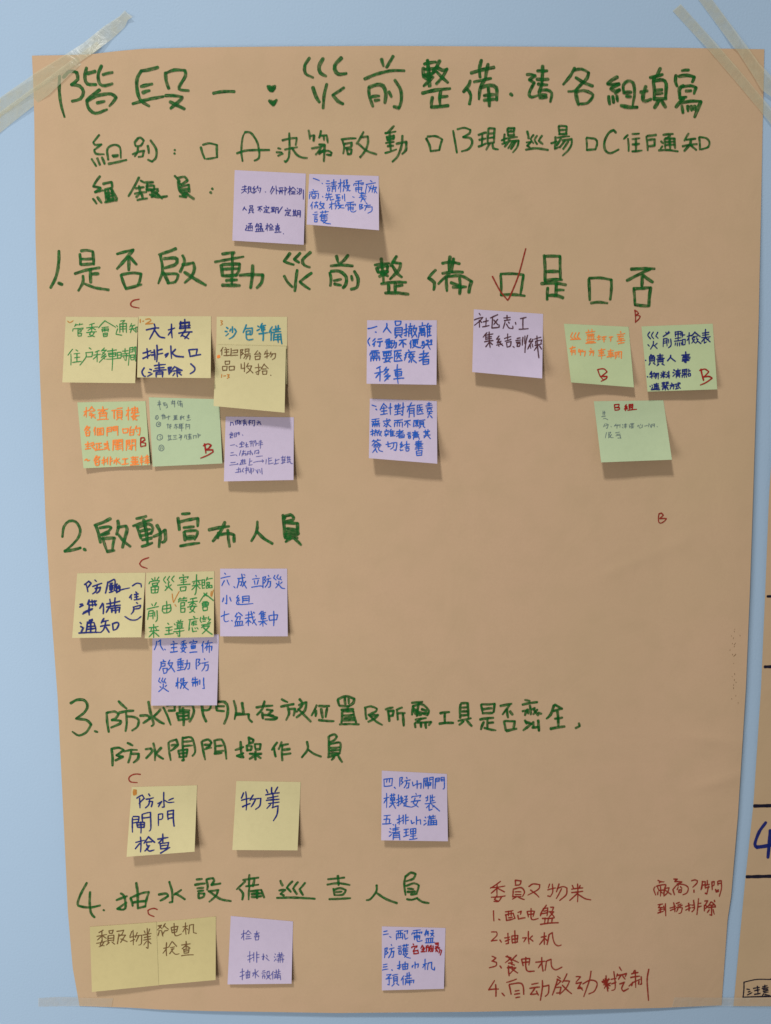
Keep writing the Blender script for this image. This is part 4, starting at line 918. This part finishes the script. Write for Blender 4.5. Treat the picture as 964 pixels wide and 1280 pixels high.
NK = (730, 490, 6.025)
n = Note('mint note with faint pencil writing under two small red characters', 'mint', [(742.4, 501.6), (829.3, 500.3), (840, 574.6), (751.6, 578)], (14*mm, 14*mm))
n.line('crimson', 1.7, NK, '230,95 235,138;230,95 265,92 260,112 235,115;235,115 268,118 265,132 235,138;320,95 308,110 325,110 310,122;325,118 305,128;310,130 330,125;340,95 342,132;340,95 368,93 366,130;342,107 366,105;342,120 366,118;330,138 398,130;310,135 315,140', 'small red group name')
NU_ = (745, 498, 10.711)
for t in ('95,165 95,230;115,170 115,225;90,195 125,190;75,245 130,235;95,275 120,265 160,285',
 '120,340 100,385;130,340 165,350 150,400 135,395;110,370 150,360;200,375 210,380;270,340 245,370;250,365 300,355;285,350 280,400;300,360 325,350 320,390;355,345 360,360;350,380 365,395;375,350 415,345;395,335 395,400;375,370 415,365;380,385 415,380;445,350 450,395;460,340 510,335;465,355 505,350;485,330 485,400;455,375 510,370;465,395 505,390;555,375 565,360;575,355 580,390 600,395 620,375;595,345 605,360;625,350 620,390;650,370 690,360;710,335 705,380;720,345 735,385;745,345 740,390;750,345 785,340 780,385;755,365 785,360;815,375 825,380',
 '140,455 125,530;165,450 170,530;180,455 200,450 175,490;185,490 195,520 235,525;180,520 210,480;260,460 320,450;275,480 325,475;265,500 330,490;320,495 335,530 290,530'):
    n.line('pencil', 0.9, NU_, t)

NL = (80, 700, 6.025)
n = Note('yellow note with bold navy writing and a bracketed word down its right side', 'yellow', [(96.6, 716.6), (182, 715.8), (176.6, 796.6), (90.3, 797.4)], (13*mm, 12*mm))
n.line('navy', 2.1, NL, '''165,180 180,240;155,185 185,160 205,175 178,210;232,150 245,162;215,200 285,175;250,190 240,235 215,255;235,215 275,205 265,235 245,250
330,165 312,250;330,170 375,145 385,160 378,230;385,230 400,240;345,180 365,175;340,195 372,190;345,205 345,225;345,205 368,200 365,222 345,226;355,180 355,240;340,245 372,235;400,180 388,205 418,198;412,190 425,205;395,215 398,240;395,215 420,210 418,235 398,240;395,247 430,225 495,210''')
n.line('navy', 2.1, NL, '''120,335 140,330;118,355 145,340;190,300 175,335;185,325 190,360;190,315 245,308;210,300 215,350;195,340 245,335;230,305 238,345;145,395 215,365;188,360 190,415;140,407 215,372
290,325 268,365;295,330 295,405;320,330 420,310;345,295 350,345;385,285 380,340;320,355 425,340;345,350 318,395;350,365 420,355 415,395;355,380 415,375;385,355 388,400;360,395 360,365''')
n.line('navy', 2.1, NL, '190,455 215,445;175,470 215,455 195,475;175,480 165,545;175,480 225,470 240,520 235,545;200,475 200,540;178,502 230,498;175,522 235,515;120,470 130,480;125,500 145,510 130,540;112,550 200,545 275,545;300,440 280,475;290,465 335,455;275,500 345,490;315,465 300,520 278,545;315,505 340,545;365,480 370,525;365,480 400,470 412,485 395,520 370,528')
n.line('navy', 1.9, NL, '515,195 548,175 580,180 582,205;510,260 492,285;505,275 508,298;540,240 548,248;530,262 560,255;545,260 547,295;532,280 560,275;528,300 580,290;545,320 555,328;520,355 575,340 570,362 525,370;525,355 522,385 505,408;458,425 500,450 545,450 580,425', 'small bracketed word written downwards')

n = Note('yellow note filled with three lines of green pen and amber ticks, under heading 2', 'yellow', [(183, 715.8), (268, 714), (267.3, 796.3), (181, 798)], (7*mm, 7*mm))
n.line('leaf', 1.45, NL, '''685,130 685,155;660,140 672,152;715,128 700,150;640,180 645,168;645,165 718,155 712,170;665,178 668,195;665,178 705,172 702,190 668,195;655,205 658,248;655,205 712,200 705,245 658,248;685,203 685,245;658,225 708,220
765,125 750,150 768,175;795,122 778,148 795,170;830,120 810,145 828,165;765,195 775,205;785,170 785,200 760,230;785,200 815,228;808,185 795,198;895,110 900,120;870,140 872,130;870,132 935,125 930,138;880,152 920,148;880,168 922,163;900,130 900,185;855,190 950,182;875,205 880,235;878,205 920,200 915,230 880,235
965,165 1035,152;998,110 995,230 985,262;965,195 1030,185;980,170 975,182;1010,160 1020,175;990,195 962,225;1000,190 1025,215;1040,150 1042,215;1040,150 1060,148;1042,170 1060,168;1042,192 1060,190;1042,212 1062,210;1058,150 1058,190;1080,130 1070,155;1078,145 1118,138;1075,170 1095,168 1093,185 1077,187 1075,170;1070,195 1072,212 1088,210 1086,193 1070,195;1095,193 1097,210 1115,208 1113,190 1095,193''')
n.line('leaf', 1.45, NL, '''660,330 668,345;695,320 682,345;625,370 712,350;640,385 630,450;640,385 672,380 670,445;643,405 670,400;643,422 670,418;682,390 684,425;700,380 702,445 690,465;745,345 740,385 760,400;745,345 800,335 805,375 785,395 750,400;772,310 772,395;745,370 800,362
875,285 862,300;870,295 890,292;905,280 895,295;900,290 925,286;862,318 865,308;865,308 925,302 918,312;880,322 880,395;880,322 908,318 906,345 880,348;880,365 910,362 908,392 880,395;1000,285 950,295;935,320 1005,310;970,290 970,340;968,320 945,340;972,320 995,335;930,355 1000,348;965,340 950,370 985,395;985,350 965,385 945,395
1062,255 1020,320;1060,255 1125,305;1045,315 1080,312;1040,325 1042,345;1040,325 1090,320 1086,342 1042,346;1065,318 1065,345;1045,335 1088,332;1045,355 1048,380;1045,355 1080,352 1078,378 1048,382;1052,248 1078,274;1076,248 1054,274''')
n.line('leaf', 1.45, NL, '''640,510 710,500;675,485 675,590;645,540 715,530;660,515 655,530;690,512 698,525;672,545 640,580;680,545 715,575;780,475 790,485;765,510 815,502;768,530 815,525;790,505 790,555;760,560 825,552
845,470 895,462;858,455 862,465;880,450 872,465;852,480 854,515;852,480 890,476 888,512 854,516;855,492 888,488;855,504 888,500;830,480 838,490;832,520 900,512;825,540 905,530;870,525 870,575 855,570;848,550 858,558
975,425 985,435;940,450 1010,440;950,450 940,530;965,465 960,490;975,460 972,495;975,462 1000,460;978,475 998,473;978,488 1000,486;945,510 940,530;965,510 970,540 1000,535;985,510 990,518;1000,508 1010,520
1050,420 1052,440;1040,440 1075,435;1045,450 1070,448;1045,462 1068,460;1030,430 1025,455 1035,470;1090,425 1085,445 1105,445 1088,465;1080,475 1105,470;1035,490 1100,482;1060,485 1035,510;1045,500 1095,495 1040,555;1050,510 1115,560''')
n.line('amber', 1.3, NL, '815,255 825,320 868,235;835,335 845,350', 'amber tick near the middle', 'tick_mark')
n.line('amber', 1.3, NL, '1110,235 1105,270;1125,225 1112,275', 'amber strokes at the right edge', 'tick_mark')

NM = (220, 700, 6.025)
n = Note('lilac note with three blue lines, right end of the row under heading 2', 'lilac', [(275.3, 710.8), (359, 710.8), (359.8, 795.4), (275.3, 795.4)], (7*mm, 7*mm))
n.line('blue', 1.42, NM, '''365,98 375,108;338,138 410,122;365,155 345,195;385,150 402,190;435,200 445,210;465,140 520,130;475,140 470,175 460,210;475,165 495,162 492,190 482,190;495,105 505,165 530,212;525,160 500,200;510,108 520,115
600,115 605,125;575,145 630,138;590,155 595,185;620,150 610,185;570,205 640,195 655,205;655,130 655,210;655,130 675,125 665,150;665,150 678,155 662,175;695,115 700,125;680,145 715,138;695,145 688,180 670,205;692,165 712,160 708,200 695,205
745,115 735,135 755,150;770,110 758,132 778,148;790,125 782,140 795,150;755,175 765,185;775,160 772,185 750,210;775,185 795,210 820,215;800,165 785,178''')
n.line('blue', 1.42, NM, '382,265 382,330 372,325;358,285 350,315;405,280 415,310;470,265 455,285 475,285 458,305;480,300 455,315;455,320 460,335;470,318 475,330;500,275 502,320;500,275 550,270 548,318;502,290 548,287;502,305 548,302;465,335 500,335 580,328')
n.line('blue', 1.42, NM, '340,425 400,405;365,385 362,450 375,465 398,458;418,455 425,460;460,400 445,425;470,395 500,420;450,430 485,425 480,450;465,430 450,460;445,465 450,495;445,465 500,460 496,490;462,465 464,492;480,462 480,490;440,498 510,490;525,415 580,405;548,390 548,430;520,440 590,428;545,440 545,495;545,450 525,475;548,455 565,470;565,385 580,450 605,490;598,445 575,480;582,392 592,400;645,385 625,410;640,400 640,445;640,402 675,395;640,415 670,410;640,428 670,424;640,445 678,440;655,385 655,440;620,465 690,455;655,445 655,500;652,465 630,490;660,465 682,485;700,420 705,455;700,420 765,412 758,450;705,455 758,450;735,385 735,495')

NN = (160, 790, 6.025)
n = Note('lilac note covering part of heading 3, just below a green-written yellow note', 'lilac', [(190.8, 794), (273.8, 793), (271.3, 881.6), (189, 882)], (3*mm, 3.5*mm))
n.line('blue', 1.45, NN, '''215,70 212,100 198,135;225,75 245,60 245,100 266,138;275,128 282,135;340,70 348,80;322,95 370,88;325,120 368,115;345,92 345,148;320,152 372,145;430,65 400,78;395,92 440,85;418,75 418,110;416,92 400,108;420,92 438,105;395,122 445,115;415,110 405,135 435,155;432,118 415,145 398,152
490,60 494,68;465,85 467,75;467,77 520,70 516,82;475,92 510,88;475,105 478,125;475,105 508,102 505,122 478,126;478,115 506,112;465,155 520,150;570,70 555,105;565,95 565,155;580,90 635,80;605,65 595,100 578,125;595,110 592,140;595,110 632,106 628,140;612,95 612,155''')
n.line('blue', 1.45, NN, '265,210 272,220;245,228 285,222;250,230 248,260 235,290;252,240 280,236 278,255 252,258;262,275 270,310;260,275 295,272 290,305 268,312;315,210 300,240;305,235 335,230 322,265 295,290;308,245 350,300;400,200 375,210;370,225 420,215;375,235 378,260;375,235 415,230 412,255;378,247 412,243;396,205 396,280;375,270 418,265;370,290 422,280;425,240 465,232 460,275 448,278;445,210 442,250 425,285;515,205 515,280;515,205 540,205 528,230;528,230 545,235 525,255;575,200 580,210;555,235 605,225;580,232 575,265 555,295;578,250 605,245 600,285 585,292')
n.line('blue', 1.45, NN, '240,345 230,370 250,385;262,345 252,368 268,380;282,350 272,370 285,385;240,410 250,420;265,390 262,420 230,450;265,420 305,448;290,400 278,412;360,385 390,378;375,345 375,425;372,385 360,410;400,350 395,370 403,370;420,345 415,365 425,365;395,385 450,378;412,350 425,410 455,435;405,385 395,425;410,395 420,405;440,385 415,425;490,345 482,365;485,360 525,355;480,378 530,370;505,340 508,410;488,385 488,408;488,385 525,380 522,402;540,360 540,395;570,345 575,425 562,425')

NO = (140, 960, 3.708)
n = Note('yellow note with three navy lines and an orange blot in its corner, under heading 3', 'yellow', [(164.8, 983.7), (246.5, 981.6), (243.3, 1064.6), (158.3, 1071)], (12*mm, 12*mm))
n.line('navy', 1.9, NO, '128,140 130,185;115,140 140,125 150,140 125,165;170,120 176,130;158,145 192,138;175,145 170,170 155,185;170,155 188,155 182,180;240,112 242,180 232,182;212,165 230,155 215,180;285,140 262,150;245,150 262,160 288,158')
n.line('navy', 1.9, NO, '95,230 95,298;98,225 125,225 122,250 98,255;98,240 122,238;140,215 142,250;140,215 178,205 180,280 172,292;142,232 175,228;115,255 118,275;115,255 150,252 148,275 118,275;118,265 148,262;133,250 134,302;215,215 215,268;215,215 235,212 233,235 215,240;258,200 260,240;258,200 285,195 288,270;260,215 284,212;260,235 284,230')
n.line('navy', 1.9, NO, '110,345 150,335;132,320 132,390;128,350 108,375;170,318 148,350;172,322 198,345;158,345 185,342;160,352 162,362 175,360;170,365 152,385;160,372 172,385 195,380;212,330 260,322;235,305 235,345;232,332 215,348;222,350 225,375;222,350 262,345 255,370 225,375;225,362 258,358;225,395 268,368')
n.line('amber', 2.2, NO, '100,102 112,103 112,120 101,124 99,108;104,108 108,116', 'orange blot in the corner', 'ink_blot')

n = Note('yellow note with only two navy characters at its top', 'yellow', [(295.6, 976.2), (376, 977.5), (372, 1063), (290.5, 1062.5)], (9*mm, 9*mm))
n.line('navy', 1.9, NO, '610,115 600,140;600,150 640,140;620,110 622,195;605,180 640,165;655,125 640,150;645,145 690,140 685,175 665,192;665,145 645,180;715,100 722,115;740,90 740,120;768,88 755,112;712,125 775,115;720,140 770,130;715,150 775,145;725,165 775,158;745,115 745,185;742,185 770,175 765,215 748,245;735,170 718,188')

NP = (450, 950, 6.025)
n = Note('lilac note with four lines of blue pen, right end of the row under heading 3', 'lilac', [(477.4, 963.3), (558.7, 967.4), (560, 1051.6), (476.6, 1050.4)], (9*mm, 8*mm))
n.line('blue', 1.42, NP, '180,145 182,198;180,145 245,138 240,192;182,198 242,192;205,145 200,170;222,142 222,168;258,205 268,215;300,135 298,200;300,135 320,130 310,160;310,160 325,165 308,185;350,130 355,140;335,158 378,150;352,155 348,185 332,210;350,175 370,172 365,210 350,212;395,165 400,195 425,180;430,155 430,215;430,182 460,175 458,215;480,140 478,215;480,140 510,135 508,162 480,165;480,152 508,149;525,135 525,160;525,132 552,130 550,215;527,147 550,144;492,175 494,195;492,175 535,170 532,192 494,196;494,185 532,181;513,165 513,218;570,140 565,215;570,140 598,135 596,160 570,163;570,152 596,149;610,135 610,158;610,132 635,130 635,210 625,218;612,146 633,143;612,158 633,155')
n.line('blue', 1.42, NP, '180,290 220,280;200,250 200,360;198,295 180,325;225,270 265,262;238,255 238,278;255,252 254,275;230,285 232,308;230,285 262,282 260,305 232,308;232,297 260,294;225,325 268,318;245,310 240,335 220,355;248,325 268,365;275,300 300,290;290,262 292,345 280,340;275,325 300,312;312,270 305,285 320,282;305,295 325,290;300,310 328,304;315,290 312,320 300,335;318,312 328,328;335,275 355,270 345,290;335,298 358,294;348,294 345,340;348,315 360,312;338,318 330,350;335,345 360,350 385,355;420,250 425,262;390,285 392,275;392,275 458,265 450,282;385,315 455,305;415,285 400,325 440,355;438,305 420,340 390,355;510,270 510,305;495,285 510,283;498,310 508,300;530,265 530,310;530,285 565,278;530,310 560,305;545,262 545,308;490,330 570,318;530,310 535,330;525,335 500,360;520,345 520,380 545,370;540,335 600,385;560,345 545,355')
n.line('blue', 1.42, NP, '180,420 230,415;205,420 195,478;180,448 225,445 220,478;170,482 235,478;248,485 255,490;278,450 310,440;295,415 295,485;280,475 310,460;325,415 325,480;315,435 325,433;315,455 325,452;345,410 345,485;347,435 365,430;347,458 368,452;385,455 390,480 410,470;425,425 425,485;425,457 455,450 458,485;490,430 498,438;482,455 495,460;480,490 500,475;510,430 570,422;525,418 525,445;550,415 550,442;515,445 568,438;535,430 535,465;515,455 515,490;515,460 575,452 575,490;518,475 572,470;535,465 535,490;555,460 555,488;510,490 580,485')
n.line('blue', 1.42, NP, '225,515 235,522;220,540 232,545;220,575 238,558;245,520 295,510;268,485 268,545;248,530 290,524;240,548 300,540;252,555 250,600;252,555 295,552 300,600;254,570 294,567;254,585 294,582;330,525 365,520;348,523 348,570;332,548 365,542;328,578 370,565;380,520 382,560;380,520 420,515 418,555;382,538 418,535;382,558 418,555;400,518 400,590;380,575 420,570;372,598 430,590')

NQ = (90, 1130, 3.213)
n = Note('yellow note with two brown words, right one of the overlapping pair at the bottom', 'tan', [(187, 1153.6), (270, 1145.6), (269.6, 1225), (187, 1232.4)], (5.5*mm, 8*mm))
n.line('brown', 1.35, NQ, '345,88 360,85 342,105;350,90 362,100;375,78 365,95;368,85 388,102;348,108 358,106;350,112 345,128;372,108 385,106;370,112 362,125;360,108 365,130;398,95 402,115;398,95 425,90 420,112;402,105 422,102;402,116 420,112;410,78 412,120 420,128 440,120;445,92 465,88;456,75 458,122;455,95 445,112;460,98 466,104;472,85 468,120;472,85 488,82 488,115 500,118')
n.line('brown', 1.35, NQ, '368,178 390,172;380,155 380,208;378,180 365,198;402,150 390,170;404,152 420,170;395,175 412,172;398,182 410,180;405,182 392,200;402,190 415,202 430,200;440,165 475,160;458,150 458,178;456,168 442,180;460,168 474,178;448,182 450,198;448,182 470,180 468,196 450,198;450,190 469,188;440,208 488,204')
n = Note('yellow note with one brown line, left one of the overlapping pair at the bottom', 'tan', [(112.4, 1158.6), (195.5, 1152.6), (198.5, 1231.6), (115, 1240)], (8*mm, 6*mm), base=0.7*mm)
n.line('brown', 1.35, NQ, '125,105 108,115;100,130 140,122;120,110 122,150;118,130 102,145;124,128 138,138;98,158 140,148;120,145 112,165 130,168;130,150 118,168 108,172;148,108 150,118;148,108 165,105 162,118 150,118;145,128 145,155;145,128 168,125 167,150;147,138 166,136;147,147 166,145;150,155 138,165;160,152 172,162;180,110 208,105 200,122 190,130;190,125 215,125 195,155;188,120 182,160;195,140 222,152;240,110 232,130;232,135 255,128;245,105 246,165;234,150 252,142;262,115 255,135;260,128 280,125 278,160 268,165;268,128 258,150;290,108 294,118;302,98 302,120;312,100 306,118;285,125 318,118;290,135 315,130;288,145 316,140;302,120 305,178 298,175;300,150 288,165;306,150 318,160')

n = Note('lilac note with three faint violet pen lines, right of the overlapping yellow pair', 'lilac', [(288.6, 1145), (366.4, 1151.8), (364.5, 1229.6), (284.5, 1230.5)], (5*mm, 6*mm))
n.line('violet', 1.15, NQ, '680,122 700,116;690,105 690,145;688,125 680,138;708,106 698,122;708,108 720,120;702,124 714,122;700,132 716,130;698,140 720,138;732,120 752,116;742,108 742,130;740,120 732,132;744,120 752,130;736,132 737,145;736,132 750,130 749,144 737,145')
n.line('violet', 1.15, NQ, '705,210 722,205;714,190 714,235;706,225 722,218;730,195 730,230;724,205 730,204;724,215 730,214;742,192 742,235;742,205 752,203;742,216 752,214;768,200 768,225;762,212 772,210 765,222;780,205 785,212;778,215 792,228;815,200 818,204;812,212 816,215;812,230 820,220;825,205 848,202;832,195 832,212;842,195 842,210;822,212 852,208;828,218 828,235;828,218 846,216 846,235;836,205 836,235;822,226 852,222')
n.line('violet', 1.15, NQ, '675,275 692,270;684,260 684,305;674,292 692,284;698,275 700,298;698,275 714,272 712,295;706,265 706,298;700,286 713,284;700,298 714,295;735,262 736,298;724,278 732,276 726,290;748,268 738,278;738,280 750,292;765,270 775,268;762,278 778,276;765,285 775,284;765,290 766,300;765,290 775,289 774,299;784,272 782,285;784,272 792,270 792,282;782,288 796,286 780,302;784,290 798,302;808,270 800,285;806,280 806,302;812,275 838,270;820,264 820,282;830,262 830,280;812,284 838,280;816,286 814,300;816,290 836,287 838,305;818,296 836,294;826,284 826,302')

NR = (450, 1140, 6.025)
n = Note('lilac note with blue pen lines and one word added in dark red', 'lilac', [(477.4, 1158), (557, 1160), (555, 1236), (477.4, 1238)], (4*mm, 4*mm))
n.line('blue', 1.42, NR, '178,148 205,142;175,172 215,165;222,185 235,192;272,145 325,138;275,165 275,210;275,165 322,160 320,205;290,145 288,185;305,142 305,182;278,195 320,190;335,145 360,140 355,165;335,165 340,205 362,195;400,142 455,135;392,162 390,172;394,158 468,150 462,162;428,138 428,172;405,165 415,167;445,158 452,162;408,182 410,210;408,182 450,178 448,205;410,193 448,190;428,172 430,215 440,222 468,215;500,135 490,180;495,148 515,145 513,180;485,168 518,162;505,150 506,158;535,140 552,138 548,155;530,162 555,160 532,185;535,165 558,185;498,200 502,228;498,200 550,195 546,225;515,200 516,226;532,198 532,225;490,232 560,228')
n.line('blue', 1.42, NR, '188,275 185,345;188,275 208,270 198,298;198,298 212,305 195,320;235,245 240,255;220,280 258,270;238,278 232,315 215,345;235,300 255,295 250,340 238,342;290,260 310,256;285,275 315,270;290,288 310,285;292,298 294,320;292,298 312,295 310,318 294,320;322,255 365,248;332,245 332,262;350,242 350,260;330,268 320,288;328,280 328,310;328,275 362,270;328,288 360,285;345,272 345,308;328,300 362,297;322,318 360,312 335,342;328,322 350,340 380,348')
n.line('crimson', 1.7, NR, '400,240 405,250;390,270 392,262;392,262 430,255 425,268;415,268 400,295 435,290;405,290 405,315;405,315 440,312 435,285;470,250 458,275;470,255 488,275;465,285 485,282;475,270 475,300;460,300 490,298;500,255 500,300;495,270 515,265;510,250 530,300;530,255 515,300;520,280 545,275;535,250 540,300;550,255 548,300;565,235 590,232 588,260 568,262;570,245 590,243;565,275 600,268;575,270 570,300;590,275 615,290 605,325;600,290 595,310;580,285 585,300', 'word added in dark red')
n.line('blue', 1.42, NR, '175,398 205,392;175,415 205,410;165,438 212,430;238,435 245,440;280,405 310,398;298,370 298,430 285,425;282,425 310,412;320,395 322,432;320,395 360,390 358,428;340,375 340,430;322,413 358,410;322,432 360,428;415,375 415,425;390,410 402,400 392,420;418,397 440,390 435,420;475,395 505,388;490,355 490,435;488,395 472,420;515,385 508,435;515,385 540,378 540,425 560,438 562,415')
n.line('blue', 1.42, NR, '200,475 235,470 215,490;210,490 225,498;195,505 240,498;220,500 220,550 208,545;245,478 285,470;252,490 254,535;252,490 280,486 280,532;254,505 280,502;254,520 280,517;258,540 240,558;275,538 292,552;330,480 310,515;325,500 325,550;340,485 385,475;355,460 355,500;370,455 370,498;338,505 390,498;345,510 340,548;345,520 405,512 402,535;350,532 390,528;372,515 374,552')

# ------------------------------------------------------------------ tape
def tape(label, mat, rows, cross=6):
    """rows: (left px, right px, height left mm, height right mm) pairs along the strip"""
    pts, n = [], len(rows)
    sub = 8
    for i in range(n - 1):
        a, b = rows[i], rows[i + 1]
        for k in range(sub + (1 if i == n - 2 else 0)):
            t = k / sub
            l = [a[0][c] + (b[0][c] - a[0][c]) * t for c in (0, 1)]
            r = [a[1][c] + (b[1][c] - a[1][c]) * t for c in (0, 1)]
            hl = a[2] + (b[2] - a[2]) * t; hr = a[3] + (b[3] - a[3]) * t
            for j in range(cross + 1):
                f = j / cross
                pts.append(at(l[0] + (r[0] - l[0]) * f, l[1] + (r[1] - l[1]) * f, (hl + (hr - hl) * f) * mm))
    m = (n - 1) * sub
    w = cross + 1
    fc = [(j * w + i, j * w + i + 1, (j + 1) * w + i + 1, (j + 1) * w + i) for j in range(m) for i in range(cross)]
    o = new_obj('adhesive_tape', pts, fc, M[mat], origin=pts[0])
    tag(o, label, 'tape', 'strips of tape holding the posters')
    return o
def hgt(x, y):
    return sheet_h(x, y) / mm + 0.9
tape('upper strip of yellowish tape across the top left corner, with a torn folded end', 'tape',
     [((-60, 163), (-52, 181), .6, .6), ((0, 122), (8, 141), .6, .6), ((34, 98.5), (40, 117), 1.6, 2.6), ((44, 91), (52, 108.5), hgt(44, 91), hgt(52, 108)), ((82, 68), (92, 83), hgt(70, 75), hgt(92, 83)), ((104, 54), (114, 68), 2.0, hgt(114, 70)), ((130, 33), (140, 49), .8, .9), ((150, 20), (156, 34), .6, .8), ((156, 13), (160, 25), .9, 2.0), ((159, 16), (166, 21), 1.6, 3.0)])
tape('lower strip of yellowish tape across the top left corner', 'tape',
     [((-60, 182), (-46, 205), .9, .9), ((0, 140), (10, 158), 1.0, .8), ((34, 115), (44, 131), 2.6, 2.6), ((52, 103), (62, 118), hgt(52, 108) + .5, hgt(62, 118) + .3), ((84, 79), (92, 89), hgt(84, 79) + .5, hgt(92, 89) + .3), ((106, 63), (114, 70), 3.2, 3.0), ((121, 52), (127, 58.5), 1.2, 1.0)])
tape('inner strip of yellowish tape running over the top right corner', 'tape',
     [((851, 5), (840.8, 13.6), .7, .7), ((878, 35), (866, 41), .7, .7), ((894, 52.5), (880, 56), 1.6, 2.0), ((903, 63), (889, 66), hgt(903, 63), hgt(889, 66)), ((928, 92), (919, 101), hgt(928, 92), hgt(919, 101)), ((952, 121), (950, 138), hgt(952, 121), hgt(950, 138)), ((964, 135), (962, 153), 2.2, 2.2), ((1000, 176), (986, 184), .8, .8)])
tape('outer strip of yellowish tape cutting the extreme top right corner', 'tape',
     [((861, -40), (846, -34), .8, .8), ((891, 0), (875, 2), .8, .8), ((914, 31), (900, 36), 1.1, 1.1), ((932, 55), (917, 59), 2.6, 3.0), ((937, 62), (922, 64), hgt(937, 64) + .6, hgt(922, 65) + .6), ((949, 79), (940, 92), hgt(949, 79) + .6, hgt(940, 92) + .6), ((958, 88), (952, 112), 3.2, 3.4), ((978, 112), (968, 124), 1.6, 3.0), ((1010, 150), (998, 162), 1.3, 1.3)])
tape('clear strip of tape over the bottom left corner of the large sheet', 'clear',
     [((48, 1247.5), (48, 1258.3), .5, .5), ((75, 1246), (75, 1257.8), .6, .6), ((92, 1246.5), (92, 1257.6), 1.4, 1.4), ((102, 1247), (102, 1257.4), hgt(102, 1247) + .3, hgt(102, 1257) + .3), ((120, 1247.6), (120, 1257.6), hgt(120, 1247), hgt(120, 1257)), ((141.5, 1247.8), (139.5, 1258.2), hgt(141, 1247), hgt(140, 1258))])
tape('clear strip of tape bridging the two sheets at the bottom right', 'clear',
     [((843, 1246.5), (840, 1258.6), hgt(843, 1246), hgt(840, 1258)), ((880, 1247), (880, 1258), hgt(880, 1247), hgt(880, 1257)), ((902, 1247), (902, 1257.6), hgt(901, 1247), hgt(901, 1256)), ((910, 1247), (910, 1257.6), 1.8, 1.8), ((918, 1247), (918, 1257.8), 2.8, 2.8), ((960, 1247), (960, 1258.6), 2.9, 2.9), ((1030, 1246), (1030, 1259.5), 3.0, 3.0)])
